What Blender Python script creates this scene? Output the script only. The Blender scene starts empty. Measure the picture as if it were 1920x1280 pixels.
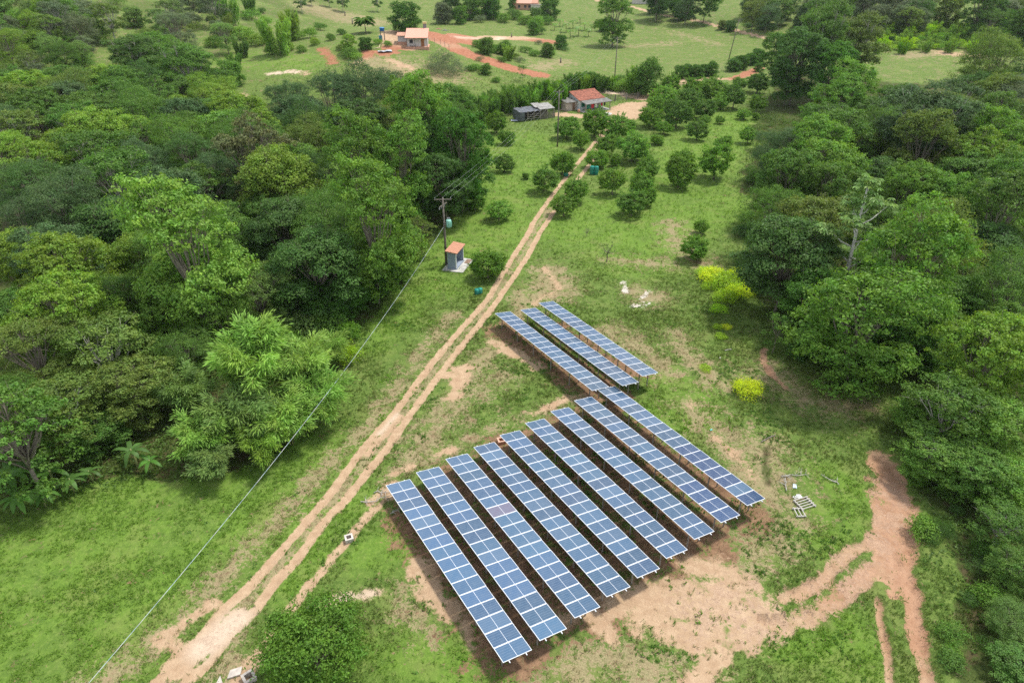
import bpy, math, random
import numpy as np
from mathutils import Vector, Matrix

# ------------------------------------------------------------------ camera, sky, sun, exposure
S = bpy.context.scene
COL = S.collection
CAMZ, PITCH, FPX = 39.5, math.radians(31.3), 1266.0
cd = bpy.data.cameras.new('camera'); cam = bpy.data.objects.new('camera', cd); COL.objects.link(cam)
cam.location = (0, 0, CAMZ); cam.rotation_euler = (math.pi/2 - PITCH, 0, 0)
cd.sensor_width = 36; cd.lens = 36*FPX/1920; cd.clip_start = .5; cd.clip_end = 4000
S.camera = cam
SUN_DIR = Vector((.38, .20, .90)).normalized()
elev = math.asin(SUN_DIR.z); azim = math.atan2(SUN_DIR.x, SUN_DIR.y)
W = bpy.data.worlds.new('World'); S.world = W; W.use_nodes = True
wn = W.node_tree; wn.nodes.clear()
sky = wn.nodes.new('ShaderNodeTexSky'); sky.sky_type = 'NISHITA'; sky.sun_disc = False
sky.sun_elevation = elev; sky.sun_rotation = azim; sky.air_density = 1.0; sky.dust_density = 2.0; sky.ozone_density = 1.0
bg = wn.nodes.new('ShaderNodeBackground'); wo = wn.nodes.new('ShaderNodeOutputWorld')
bg.inputs[1].default_value = .13
# thin broken cloud, as the soft light in the photograph shows
tc = wn.nodes.new('ShaderNodeTexCoord'); cn = wn.nodes.new('ShaderNodeTexNoise'); cn.inputs['Scale'].default_value = 2.6
cn.inputs['Detail'].default_value = 6; cr = wn.nodes.new('ShaderNodeMapRange')
cr.inputs[1].default_value = .42; cr.inputs[2].default_value = .62; cr.inputs[3].default_value = .25; cr.inputs[4].default_value = .95
cm = wn.nodes.new('ShaderNodeMix'); cm.data_type = 'RGBA'; cm.inputs[7].default_value = (8.2, 8.4, 8.7, 1)
wn.links.new(tc.outputs['Generated'], cn.inputs['Vector']); wn.links.new(cn.outputs['Fac'], cr.inputs[0])
wn.links.new(cr.outputs[0], cm.inputs[0]); wn.links.new(sky.outputs[0], cm.inputs[6])
wn.links.new(cm.outputs[2], bg.inputs[0]); wn.links.new(bg.outputs[0], wo.inputs[0])
sd = bpy.data.lights.new('sun', 'SUN'); sd.energy = 3.3; sd.angle = math.radians(6); sd.color = (1, .96, .89)
sun = bpy.data.objects.new('sun', sd); COL.objects.link(sun); sun.location = (0, 0, 80)
sun.rotation_euler = SUN_DIR.to_track_quat('Z', 'Y').to_euler()
S.view_settings.view_transform = 'Standard'; S.view_settings.look = 'None'; S.view_settings.gamma = 1
S.view_settings.exposure = .42
S.cycles.max_bounces = 6; S.cycles.diffuse_bounces = 3; S.cycles.glossy_bounces = 2; S.cycles.transmission_bounces = 3
S.cycles.transparent_max_bounces = 4; S.cycles.sample_clamp_indirect = 4; S.cycles.sample_clamp_direct = 12; S.cycles.use_denoising = False

rng = np.random.default_rng(7)
R_ = random.Random(5)

# ------------------------------------------------------------------ maths
CP, SP = math.cos(PITCH), math.sin(PITCH)
def sm(a, b, x):
    t = np.clip((x-a)/(b-a), 0, 1); return t*t*(3-2*t)
def _h(ix, iy, s):
    n = (ix*374761393 + iy*668265263 + s*1442695041) & 0xffffffff
    n = ((n ^ (n >> 13))*1274126177) & 0xffffffff
    return ((n ^ (n >> 16)) & 0xffff)/65535.0
def vnoise(x, y, s=0):
    x = np.asarray(x, float); y = np.asarray(y, float)
    ix = np.floor(x).astype(np.int64); iy = np.floor(y).astype(np.int64); fx = x-ix; fy = y-iy
    fx = fx*fx*(3-2*fx); fy = fy*fy*(3-2*fy)
    a = _h(ix, iy, s); b = _h(ix+1, iy, s); c = _h(ix, iy+1, s); d = _h(ix+1, iy+1, s)
    return (a*(1-fx)+b*fx)*(1-fy)+(c*(1-fx)+d*fx)*fy
def fbm(x, y, s=0, o=4):
    r = 0; a = .5; t = 0
    for k in range(o):
        r = r+a*vnoise(x*2**k+k*17.3, y*2**k-k*9.1, s+k); t += a; a *= .55
    return r/t
def hz(x, y):
    x = np.asarray(x, float); y = np.asarray(y, float)
    z = 11.5*np.exp(-.5*((x+42)/34)**2-.5*((y-246)/34)**2)
    z = z+26*sm(-50, -190, x)*sm(120, 300, y)
    z = z+.075*np.maximum(y-290, 0)
    z = z+7*sm(60, 150, x)*sm(200, 330, y)
    z = z+.8*(fbm(x/38, y/38, 3, 3)-.5)*sm(60, 130, y)
    z = z+.22*(fbm(x/7, y/7, 8, 3)-.5)
    return z
def ray(px, py):
    cx = (px-960)/FPX; cy = (640-py)/FPX
    return np.array([cx, CP+cy*SP, -SP+cy*CP])
_T = 20*1.012**np.arange(320)
def at(px, py, h=0.0):
    """first meeting of the view ray with the terrain raised by h"""
    d = ray(px, py); g = CAMZ+d[2]*_T-hz(d[0]*_T, d[1]*_T)-h
    k = np.nonzero(g < 0)[0]
    if not len(k): t = _T[-1]
    else:
        k = max(int(k[0]), 1); tt = np.linspace(_T[k-1], _T[k], 24); g = CAMZ+d[2]*tt-hz(d[0]*tt, d[1]*tt)-h
        m = min(max(int(np.nonzero(g < 0)[0][0]) if (g < 0).any() else 23, 1), 23); t = tt[m-1]+(tt[m]-tt[m-1])*g[m-1]/(g[m-1]-g[m]+1e-12)
    q = d*t; return Vector((q[0], q[1], CAMZ+q[2])), float(t)
def project(x, y, z):
    zz = z-CAMZ; dep = y*CP-zz*SP; dep = np.maximum(dep, .1)
    return 960+FPX*x/dep, 640-FPX*(y*SP+zz*CP)/dep, dep
G = lambda px, py: at(px, py)[0]

# ------------------------------------------------------------------ materials
def mat(name):
    m = bpy.data.materials.new(name); m.use_nodes = True; nt = m.node_tree; nt.nodes.clear()
    return m, nt, nt.nodes, nt.links
def simple(name, c, rough=.7, noise=.25, scale=3.0, metal=0, bump=.0, spec=.3, c2=None):
    m, nt, N, L = mat(name)
    o = N.new('ShaderNodeOutputMaterial'); b = N.new('ShaderNodeBsdfPrincipled'); L.new(b.outputs[0], o.inputs[0])
    b.inputs['Roughness'].default_value = rough; b.inputs['Metallic'].default_value = metal
    b.inputs['Specular IOR Level'].default_value = spec
    t = N.new('ShaderNodeTexCoord'); n = N.new('ShaderNodeTexNoise'); n.inputs['Scale'].default_value = scale; n.inputs['Detail'].default_value = 6
    L.new(t.outputs['Object'], n.inputs['Vector'])
    r = N.new('ShaderNodeMapRange'); r.inputs[1].default_value = .3; r.inputs[2].default_value = .7
    L.new(n.outputs['Fac'], r.inputs[0])
    mx = N.new('ShaderNodeMix'); mx.data_type = 'RGBA'
    k = 1-noise; mx.inputs[6].default_value = (*[v*k for v in c], 1) if c2 is None else (*c2, 1); mx.inputs[7].default_value = (*[min(1, v*(1+noise*.5)) for v in c], 1)
    L.new(r.outputs[0], mx.inputs[0]); L.new(mx.outputs[2], b.inputs['Base Color'])
    if bump:
        bp = N.new('ShaderNodeBump'); bp.inputs['Strength'].default_value = bump; bp.inputs['Distance'].default_value = .05
        L.new(n.outputs['Fac'], bp.inputs['Height']); L.new(bp.outputs[0], b.inputs['Normal'])
    return m
def leaf_material():
    m, nt, N, L = mat('leaf')
    o = N.new('ShaderNodeOutputMaterial'); oi = N.new('ShaderNodeObjectInfo'); at_ = N.new('ShaderNodeAttribute'); at_.attribute_name = 'var'
    mul = N.new('ShaderNodeMix'); mul.data_type = 'RGBA'; mul.blend_type = 'MULTIPLY'; mul.inputs[0].default_value = 1
    L.new(oi.outputs['Color'], mul.inputs[6]); L.new(at_.outputs['Color'], mul.inputs[7])
    p = N.new('ShaderNodeBsdfPrincipled'); p.inputs['Roughness'].default_value = .5; p.inputs['Specular IOR Level'].default_value = .25
    tr = N.new('ShaderNodeBsdfTranslucent'); hs = N.new('ShaderNodeHueSaturation'); hs.inputs['Saturation'].default_value = 1.1; hs.inputs['Value'].default_value = 1.3; hs.inputs['Hue'].default_value = .492
    L.new(mul.outputs[2], p.inputs['Base Color']); L.new(mul.outputs[2], hs.inputs['Color']); L.new(hs.outputs[0], tr.inputs['Color'])
    ms = N.new('ShaderNodeMixShader'); ms.inputs[0].default_value = .38
    L.new(p.outputs[0], ms.inputs[1]); L.new(tr.outputs[0], ms.inputs[2]); L.new(ms.outputs[0], o.inputs[0])
    return m
M_LEAF = leaf_material()
M_BARK = simple('bark', (.22, .19, .15), .9, .5, 6, bump=.3)
M_PALEBARK = simple('pale_bark', (.42, .40, .35), .9, .4, 6, bump=.2)

# ------------------------------------------------------------------ mesh builders
def mk(name, V, F, m=None, var=None, link=True, smooth=False):
    """V (n,3) array, F list of (k,4)/(k,3) arrays or python lists"""
    me = bpy.data.meshes.new(name)
    V = np.asarray(V, np.float32)
    if not isinstance(F, list): F = [F]
    F = [np.asarray(f, np.int32) for f in F if len(f)]
    me.vertices.add(len(V)); me.vertices.foreach_set('co', V.ravel())
    li = np.concatenate([f.ravel() for f in F]); tot = np.concatenate([np.full(len(f), f.shape[1], np.int32) for f in F])
    st = np.concatenate([[0], np.cumsum(tot)[:-1]]).astype(np.int32)
    me.loops.add(len(li)); me.loops.foreach_set('vertex_index', li)
    me.polygons.add(len(tot)); me.polygons.foreach_set('loop_start', st); me.polygons.foreach_set('loop_total', tot)
    me.polygons.foreach_set('use_smooth', np.full(len(tot), bool(smooth)))
    me.update(calc_edges=True)
    if var is not None:
        a = me.attributes.new('var', 'FLOAT_COLOR', 'POINT'); c = np.ones((len(V), 4), np.float32); c[:, :3] = var; a.data.foreach_set('color', c.ravel())
    if m: me.materials.append(m)
    return me
def obj(name, me, parent=None, loc=None):
    o = bpy.data.objects.new(name, me); COL.objects.link(o)
    if parent is not None: o.parent = parent
    if loc is not None: o.location = loc
    return o
def tag(o, label=None, cat=None, group=None, kind=None):
    if label: o['label'] = label
    if cat: o['category'] = cat
    if group: o['group'] = group
    if kind: o['kind'] = kind
    return o
def empty(name, loc, rz=0, label=None, cat=None, group=None):
    o = bpy.data.objects.new(name, None); COL.objects.link(o); o.location = loc; o.rotation_euler = (0, 0, rz); o.empty_display_size = .3
    return tag(o, label, cat, group)
class MB:
    def __init__(s): s.v = []; s.q = []; s.t = []; s.n = 0
    def add(s, V, Q=(), T=()):
        V = np.asarray(V, float)
        s.v.append(V)
        if len(Q): s.q.append(np.asarray(Q)+s.n)
        if len(T): s.t.append(np.asarray(T)+s.n)
        s.n += len(V); return s
    def box(s, x0, x1, y0, y1, z0, z1, rot=None, c=(0, 0, 0)):
        V = np.array([(x, y, z) for z in (z0, z1) for y in (y0, y1) for x in (x0, x1)], float)
        if rot is not None: V = V@np.array(rot).T
        V = V+np.array(c)
        return s.add(V, [(0, 2, 3, 1), (4, 5, 7, 6), (0, 1, 5, 4), (2, 6, 7, 3), (0, 4, 6, 2), (1, 3, 7, 5)])
    def prism(s, pts, off):
        """extrude a polygon (list of 3D pts) by vector off"""
        P = np.array(pts, float); n = len(P); O = np.array(off, float)
        V = np.concatenate([P, P+O]); Q = [(i, (i+1) % n, n+(i+1) % n, n+i) for i in range(n)]
        if n == 4: Q += [(3, 2, 1, 0), (4, 5, 6, 7)]; return s.add(V, Q)
        T = [(0, i+1, i) for i in range(1, n-1)]+[(n, n+i, n+i+1) for i in range(1, n-1)]
        return s.add(V, Q, T)
    def tube(s, pts, rad, k=6, cap=True):
        P = np.array([tuple(p) for p in pts], float); n = len(P)
        r = np.broadcast_to(np.asarray(rad, float), (n,)) if np.ndim(rad) == 0 else np.array(rad, float)
        V = []
        ref = np.array([0.31, .17, .93])
        for i in range(n):
            d = P[min(i+1, n-1)]-P[max(i-1, 0)]; d = d/(np.linalg.norm(d)+1e-9)
            rf = ref if abs(d@ref) < .9 else np.array([1., 0, 0])
            a = np.cross(d, rf); a /= np.linalg.norm(a); b = np.cross(d, a)
            for j in range(k):
                t = 2*math.pi*j/k; V.append(P[i]+r[i]*(a*math.cos(t)+b*math.sin(t)))
        Q = [(i*k+j, i*k+(j+1) % k, (i+1)*k+(j+1) % k, (i+1)*k+j) for i in range(n-1) for j in range(k)]
        T = []
        if cap:
            T = [(0, j+1, j) for j in range(1, k-1)]+[((n-1)*k, (n-1)*k+j, (n-1)*k+j+1) for j in range(1, k-1)]
        return s.add(V, Q, T)
    def lathe(s, prof, c=(0, 0, 0), k=16):
        """prof list of (r,z)"""
        V = [(c[0]+r*math.cos(2*math.pi*j/k), c[1]+r*math.sin(2*math.pi*j/k), c[2]+z) for r, z in prof for j in range(k)]
        n = len(prof); Q = [(i*k+j, i*k+(j+1) % k, (i+1)*k+(j+1) % k, (i+1)*k+j) for i in range(n-1) for j in range(k)]
        T = [(0, j+1, j) for j in range(1, k-1)]+[((n-1)*k, (n-1)*k+j, (n-1)*k+j+1) for j in range(1, k-1)]
        return s.add(V, Q, T)
    def mesh(s, name, m, smooth=False):
        return mk(name, np.concatenate(s.v), [np.concatenate(s.q) if s.q else [], np.concatenate(s.t) if s.t else []], m, smooth=smooth)
    def build(s, name, m, parent=None, smooth=False, loc=None): return obj(name, s.mesh(name, m, smooth), parent, loc)

# ------------------------------------------------------------------ terrain: one sheet, split into ground / tracks / yard
# strokes on the ground: (class, object it belongs to or '', radius in m, soft edge in m, points given where they lie in the view and cast onto the terrain)
LR = [(180, 1400), (293, 1280), (367, 1207), (420, 1141), (467, 1101), (510, 1051), (567, 987), (617, 927), (640, 897), (683, 837), (740, 774), (783, 717), (827, 660), (873, 607), (917, 557), (940, 517), (963, 480), (993, 434), (1000, 417), (1040, 360), (1077, 313), (1107, 277), (1130, 250)]
RR = [(235, 1400), (347, 1280), (393, 1241), (440, 1174), (480, 1141), (520, 1087), (553, 1054), (587, 1004), (620, 964), (640, 947), (723, 844), (767, 780), (813, 717), (853, 664), (893, 614), (930, 567), (960, 524), (987, 484), (1013, 434), (1023, 420), (1043, 390), (1083, 337), (1112, 300), (1127, 263), (1140, 240), (1158, 222)]
STROKES = [
 ('dirt', 'dirt_track', .40, .40, LR[:17]), ('dirt', 'dirt_track', .42, .42, RR[:17]), ('dirt', 'dirt_track', .42, .4, LR[16:]), ('dirt', 'dirt_track', .42, .4, RR[16:]), ('dirt', 'dirt_track', .42, .5, LR[:6]), ('dirt', 'dirt_track', .42, .5, RR[:6]),
 ('dry', 'dirt_track', .55, .5, [((a[0]+b[0])/2, (a[1]+b[1])/2) for a, b in zip(LR[:20], RR[:20])]),
 ('dirt', 'dirt_track', .95, .8, [(330, 1250), (400, 1195), (445, 1160)]), ('pale', 'dirt_track', .9, .8, [(380, 1215), (445, 1160)]),
 ('dirt', 'dirt_track', .35, .7, [(690, 850), (750, 780)]), ('pale', 'dirt_track', .2, .3, [(712, 812), (745, 775)]),
 ('dry', '', 1.1, 1.2, [(150, 1300), (260, 1230), (330, 1170), (420, 1075), (480, 1020), (560, 930), (630, 850)]),
 ('dry', '', 1.0, 1.2, [(640, 850), (720, 760), (800, 650), (850, 590)]),
 ('dry', '', .9, 1.0, [(440, 1200), (430, 1250), (400, 1290)]),
 ('dirt', '', .5, .9, [(330, 1215), (300, 1200), (400, 1130)]),
 ('dry', '', 1.3, 1.2, [(1030, 500), (990, 560), (945, 620), (900, 680), (850, 745), (800, 830), (770, 860)]),
 ('dry', '', 3.0, 2.0, [(1030, 510), (1050, 545), (990, 560)]),
 ('dirt', '', .35, 2.0, [(1020, 500), (1050, 540), (1000, 570)]),
 ('dirt', '', .8, 1.0, [(920, 640), (965, 660), (1010, 690)]),
 ('dry', '', .9, 1.2, [(730, 890), (830, 850), (895, 822), (950, 790), (1010, 775), (1075, 745), (1110, 740)]), ('dirt', '', .28, .9, [(735, 890), (775, 873)]), ('dirt', '', .4, .9, [(825, 850), (850, 842)]), ('dirt', '', .5, 1.2, [(1000, 775), (1060, 750), (1090, 742)]),
 ('dirt', '', .9, 1.2, [(835, 700), (870, 690), (850, 740)]),
 ('soil', '', 3.4, 1.5, [(800, 960), (905, 1120), (960, 1190)]), ('soil', '', 3.0, 1.5, [(870, 900), (1030, 1100), (1120, 1130)]),
 ('soil', '', 3.0, 1.5, [(950, 850), (1100, 1000), (1230, 1060)]), ('soil', '', 3.0, 1.5, [(1040, 820), (1200, 940), (1310, 1010)]),
 ('soil', '', 2.6, 1.5, [(1130, 780), (1250, 870), (1390, 960)]),
 ('soil', '', 2.6, 1.4, [(950, 620), (1060, 690), (1140, 740)]), ('soil', '', 1.7, 1.4, [(1030, 610), (1130, 670), (1185, 700)]),
 ('dirt', '', 1.0, 1.0, [(790, 1060), (810, 1110), (850, 1150)]), ('dirt', '', .5, .8, [(600, 1135), (650, 1118), (715, 1108)]), ('pale', '', .4, .7, [(640, 1120), (700, 1110)]),
 ('dirt', '', .5, .8, [(870, 1170), (880, 1210)]),
 ('dirt', '', .6, .9, [(1050, 1160), (1110, 1150), (1150, 1200)]), ('dry', '', 1.6, 1.5, [(1040, 1260), (1130, 1220), (1230, 1260)]),
 ('dirt', '', .38, .35, [(735, 925), (690, 965), (655, 1010), (618, 1050), (590, 1090), (560, 1120), (530, 1160), (505, 1200), (495, 1235)]),
 ('dirt', '', .7, .7, [(495, 1225), (465, 1255), (450, 1285)]),
 ('dirt', '', .5, .7, [(700, 940), (720, 920), (740, 905)]),
 # the bare ground at the lower edge of the solar field and the road beyond it
 ('dirt', 'side_road', .55, .6, [(1780, 1420), (1745, 1280), (1722, 1200), (1712, 1120), (1704, 1040), (1700, 985)]),
 ('dirt', 'side_road', .28, .4, [(1690, 1400), (1672, 1280), (1663, 1210), (1652, 1160), (1648, 1120)]),
 ('dirt', 'side_road', 1.35, .9, [(1668, 1080), (1668, 1020), (1670, 960), (1670, 900), (1662, 865)]),
 ('dirt', 'side_road', .9, .8, [(1692, 1000), (1700, 950)]),
 ('dirt', 'side_road', .55, .5, [(1650, 1010), (1600, 1030), (1565, 1065), (1530, 1095), (1470, 1118)]),
 ('dirt', 'side_road', .8, .9, [(1640, 1060), (1590, 1105), (1540, 1145), (1480, 1165), (1430, 1160)]),
 ('dirt', 'bare_earth', 2.1, 1.4, [(1250, 1130), (1330, 1125), (1410, 1140)]), ('dirt', 'bare_earth', 1.5, 1.4, [(1200, 1150), (1290, 1185), (1390, 1190)]),
 ('dirt', 'bare_earth', 1.0, 1.2, [(1290, 1060), (1350, 1070), (1390, 1100)]), ('dirt', 'bare_earth', 1.2, 1.3, [(1150, 1130), (1210, 1120)]),
 ('dirt', 'bare_earth', .8, 1.0, [(1290, 1290), (1350, 1240), (1370, 1200)]),
 ('gravel', '', 2.6, 1.5, [(1320, 1140), (1400, 1150)]), ('gravel', '', 1.5, 1, [(1500, 1150), (1600, 1100), (1660, 1000), (1670, 900)]), ('gravel', '', 1.0, 1, [(1420, 1160), (1520, 1120), (1600, 1040)]), ('gravel', '', .9, .6, [(390, 1210), (450, 1160)]),
 ('red', '', 2.4, 1.5, [(1722, 1200), (1700, 1040), (1690, 960), (1665, 880)]), ('red', '', 1.0, 1.5, [(1640, 1060), (1540, 1120)]),
 ('dry', '', 2.0, 2, [(1290, 760), (1340, 810), (1400, 870), (1440, 930)]), ('dry', '', 1.2, 1.4, [(1330, 800), (1390, 850), (1410, 890)]), ('dirt', '', .35, 1.6, [(1340, 815), (1400, 870), (1410, 890)]), ('dirt', '', .25, 1.4, [(1292, 745), (1300, 760)]),
 ('dry', '', 1.6, 2, [(1440, 930), (1460, 1010), (1400, 1060)]), ('dry', '', 1.6, 2, [(1440, 690), (1500, 750), (1620, 760)]),
 ('dirt', '', .4, .5, [(1432, 655), (1432, 680), (1450, 705), (1475, 730)]), ('red', '', 1.0, 1, [(1432, 655), (1440, 700), (1475, 730)]),
 ('dry', '', .5, .5, [(1440, 840), (1438, 870), (1445, 905)]), ('litter', '', .3, .4, [(1437, 840), (1435, 870), (1441, 905)]),
 ('white', '', .30, .9, [(1171, 530), (1173, 546)]), ('white', '', .34, 1.3, [(1188, 576), (1204, 571), (1222, 568)]), ('white', '', .15, .9, [(1200, 560), (1218, 545)]),
 ('dry', '', 2.4, 2, [(1195, 550), (1230, 560)]), ('dry', '', 2.2, 3, [(1260, 420), (1270, 460), (1320, 500)]), ('dry', '', 1.5, 2.5, [(1150, 490), (1260, 495)]),
 ('dry', '', 1.8, 2, [(1260, 630), (1320, 700), (1350, 720)]), ('dry', '', 2, 2, [(1150, 620), (1210, 660), (1250, 700)]),
 # farmyard, gate road, road to the red bank
 ('dirt', 'farmyard', 4.2, 1.5, [(1165, 218), (1178, 205), (1195, 197)]), ('dirt', 'farmyard', 2.2, 1.2, [(1050, 215), (1090, 218), (1150, 215)]), ('dirt', 'farmyard', 2.2, 1, [(1150, 235), (1160, 215)]),
 ('dirt', 'farmyard', 5.0, 1.5, [(1150, 170), (1175, 163)]), ('dirt', 'farmyard', 3.0, 1.5, [(1185, 180), (1180, 170)]), ('pale', '', 5.0, 3, [(1150, 169), (1175, 163)]),
 ('dirt', 'gate_road', 2.0, 1.0, [(1200, 185), (1290, 150), (1380, 147), (1425, 127)]), ('red', '', 3, 2, [(1380, 147), (1425, 127)]),
 ('dirt', 'red_earth_road', 3.6, 1.6, [(800, 62), (830, 78), (870, 98), (910, 112), (945, 124), (985, 135), (1012, 140)]),
 ('dirt', 'red_earth_road', 5.0, 2.0, [(860, 70), (920, 70), (980, 72), (1025, 78)]), ('dirt', 'red_earth_road', 4.0, 1.5, [(805, 62), (830, 70), (870, 78)]),
 ('red', '', 9.0, 3.0, [(800, 65), (860, 75), (930, 76), (1030, 80)]), ('red', '', 7, 3, [(870, 100), (945, 124), (1012, 140)]), ('pale', '', 1.6, 2.5, [(860, 70), (890, 72), (940, 70)]),
 ('dirt', 'house_yard', 3.6, 2.0, [(735, 60), (735, 85), (765, 88)]), ('dirt', 'house_yard', 2.2, 1.5, [(690, 98), (715, 99), (735, 98)]), ('red', '', 5, 2, [(690, 98), (735, 95)]),
 ('dirt', '', 1.6, 2, [(665, 120), (690, 105)]), ('dry', '', 5, 4, [(700, 115), (760, 135), (800, 145)]), ('dirt', '', 1.6, 3, [(730, 112), (770, 130)]),
 ('dirt', '', 1.6, 3, [(600, 92), (620, 105), (625, 118)]), ('red', '', 4, 2, [(600, 92), (625, 118)]), ('dirt', '', 1.5, 2.4, [(505, 138), (545, 134), (570, 138)]), ('pale', '', 2.4, 2, [(505, 138), (550, 135)]),
 ('dirt', '', 2.2, 2, [(350, 190), (420, 186), (450, 180)]),
 ('dry', '', 2.0, 3, [(780, 830), (850, 760), (930, 700)]), ('dry', '', 3, 3, [(1250, 1040), (1440, 960), (1420, 840)]), ('dry', '', 2, 3, [(1000, 1270), (1200, 1240), (1290, 1260)]), ('dry', '', 1.6, 4, [(1400, 700), (1560, 760)]), ('dry', '', 1.2, 2, [(760, 1120), (800, 1180)]),
 ('lush', '', 8, 5, [(450, 110), (500, 115), (560, 120)]), ('lush', '', 9, 6, [(980, 270), (960, 330), (900, 420), (860, 480)]),
 ('lush', '', 9, 6, [(1100, 430), (1150, 400), (1250, 370), (1330, 270), (1400, 220)]), ('lush', '', 7, 5, [(1180, 480), (1300, 400), (1370, 380)]),
 ('lush', '', 3, 2, [(1250, 720), (1300, 740), (1250, 780)]), ('lush', '', 3, 3, [(700, 640), (760, 560), (830, 540)]),
 ('lush', '', 1.4, 1.2, [(540, 1110), (600, 1020), (640, 970), (680, 930)]), ('lush', '', 2.5, 2, [(1480, 1190), (1580, 1190), (1600, 1260)]), ('lush', '', 2.2, 2, [(760, 1230), (860, 1250), (930, 1270)]),
 ('lush', '', 2.4, 2, [(700, 1030), (760, 1010)]), ('lush', '', 2, 2, [(1560, 900), (1600, 930), (1540, 1000)]), ('lush', '', 9, 6, [(100, 1150), (250, 1000), (480, 900)]), ('lush', '', 7, 5, [(60, 1300), (0, 1100)]),
 ('dirt', 'far_road', 1.5, .8, [(1120, 2), (1190, 14), (1250, 30), (1320, 42), (1400, 62), (1447, 74)]),
 ('dry', '', 4, 7, [(1180, 88), (1260, 82)]), ('dry', '', 3, 6, [(1260, 60), (1350, 85)]), ('dry', '', 5, 4, [(1700, 105), (1760, 98), (1830, 105)]), ('dirt', '', 4, 6, [(1770, 100), (1800, 102)]),
 ('dry', '', 14, 8, [(600, 20), (680, 40)]), ('dry', '', 10, 8, [(740, 130), (820, 140)]), ('dry', '', 5, 6, [(1060, 115), (1010, 128)]),
]
LF = [(-700, 980), (0, 935), (130, 915), (250, 885), (400, 890), (520, 850), (590, 780), (650, 700), (680, 610), (740, 545), (790, 470), (860, 400), (900, 330), (905, 250), (840, 205), (740, 180), (600, 185), (450, 200), (380, 175), (200, 165), (-900, 200)]
RF = [(1410, 240), (1400, 330), (1400, 430), (1420, 560), (1490, 650), (1560, 700), (1690, 705), (1715, 830), (1720, 900), (1770, 1000), (1810, 1400), (3000, 1400), (2600, 130), (1850, 140), (1700, 160), (1500, 130), (1440, 180)]
def world_poly(P): return np.array([tuple(G(a, b))[:2] for a, b in P])
def pip(poly, x, y):
    r = np.zeros(x.shape, bool); n = len(poly)
    for i in range(n):
        x0, y0 = poly[i]; x1, y1 = poly[(i+1) % n]
        if y0 == y1: continue
        c = ((y0 > y) != (y1 > y)) & (x < (x1-x0)*(y-y0)/(y1-y0)+x0); r ^= c
    return r
def segdist(pts, x, y):
    d = np.full(x.shape, 1e9)
    for i in range(len(pts)-1):
        a = pts[i]; b = pts[i+1]; ab = b-a; L2 = max(ab@ab, 1e-9)
        t = np.clip(((x-a[0])*ab[0]+(y-a[1])*ab[1])/L2, 0, 1)
        d = np.minimum(d, np.hypot(x-a[0]-t*ab[0], y-a[1]-t*ab[1]))
    return d
SOFT = dict(dry=2.6, lush=1.4, soil=2.2, red=2.6, gravel=2.2, pale=2.0, white=1.3, litter=1.0)
WS = [(c, o, r, s*SOFT.get(c, 1.0 if o == 'dirt_track' else 1.6 if o == 'side_road' else 2.0), world_poly(p)) for c, o, r, s, p in STROKES]
WLF, WRF = world_poly(LF), world_poly(RF)
CL = ['dirt', 'red', 'pale', 'dry', 'lush', 'litter', 'soil', 'gravel', 'white']
def fields(x, y):
    f = {c: np.zeros(x.shape) for c in CL}; owner = np.full(x.shape, '', dtype=object); best = np.zeros(x.shape)
    wob = (fbm(x*1.1, y*1.1, 21, 4)-.5)
    for c, o, r, s, P in WS:
        m = (x > P[:, 0].min()-r-s-1) & (x < P[:, 0].max()+r+s+1) & (y > P[:, 1].min()-r-s-1) & (y < P[:, 1].max()+r+s+1)
        if not m.any(): continue
        d = segdist(P, x[m], y[m])+wob[m]*(.22 if o == 'dirt_track' else min(2.2, r*1.6))
        v = np.clip((r+s/2-d)/s, 0, 1); v = v*v*(3-2*v)
        f[c][m] = np.maximum(f[c][m], v*(.92 if o == 'bare_earth' or not o and c == 'dirt' else 1)*(.5 if c == 'red' and P[:, 1].max() < 70 else 1))
        if o:
            cur = best[m]; ow = owner[m]; up = v > np.maximum(cur, .3); ow[up] = o; cur[up] = v[up]; owner[m] = ow; best[m] = cur
    w2 = (fbm(x/4, y/4, 33, 3)-.5)*5
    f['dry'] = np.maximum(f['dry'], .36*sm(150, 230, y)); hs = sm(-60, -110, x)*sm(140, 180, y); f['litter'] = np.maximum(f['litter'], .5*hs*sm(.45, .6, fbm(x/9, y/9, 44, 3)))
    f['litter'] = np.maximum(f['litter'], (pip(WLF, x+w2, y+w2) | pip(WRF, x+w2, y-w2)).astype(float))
    return f, owner
def axis(a, b, h0, lo, hi, g, end):
    """even spacing h0 in [lo,hi], growing by g outside"""
    v = list(np.arange(lo, hi, h0)); h = h0
    while v[-1] < b: h = min(h*g, end); v.append(v[-1]+h)
    h = h0; w = [lo]
    while w[-1] > a: h = min(h*g, end); w.append(w[-1]-h)
    return np.array(w[:0:-1]+v)
GX = axis(-420, 420, .24, -28, 40, 1.022, 12); GY = axis(-60, 900, .24, 20, 78, 1.013, 12)
gx, gy = np.meshgrid(GX, GY)
FL, OWN = fields(gx, gy)
gz = hz(gx, gy)-.07*FL['dirt']+.05*(fbm(gx*1.7, gy*1.7, 50, 3)-.5)
gz = gz-.4*(OWN == 'side_road')*FL['dirt']
ny, nx = gx.shape
GV = np.stack([gx, gy, gz], -1).reshape(-1, 3)
idx = np.arange(nx*ny).reshape(ny, nx)
GF = np.stack([idx[:-1, :-1], idx[:-1, 1:], idx[1:, 1:], idx[1:, :-1]], -1).reshape(-1, 4)
own = OWN[:-1, :-1].ravel()
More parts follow.
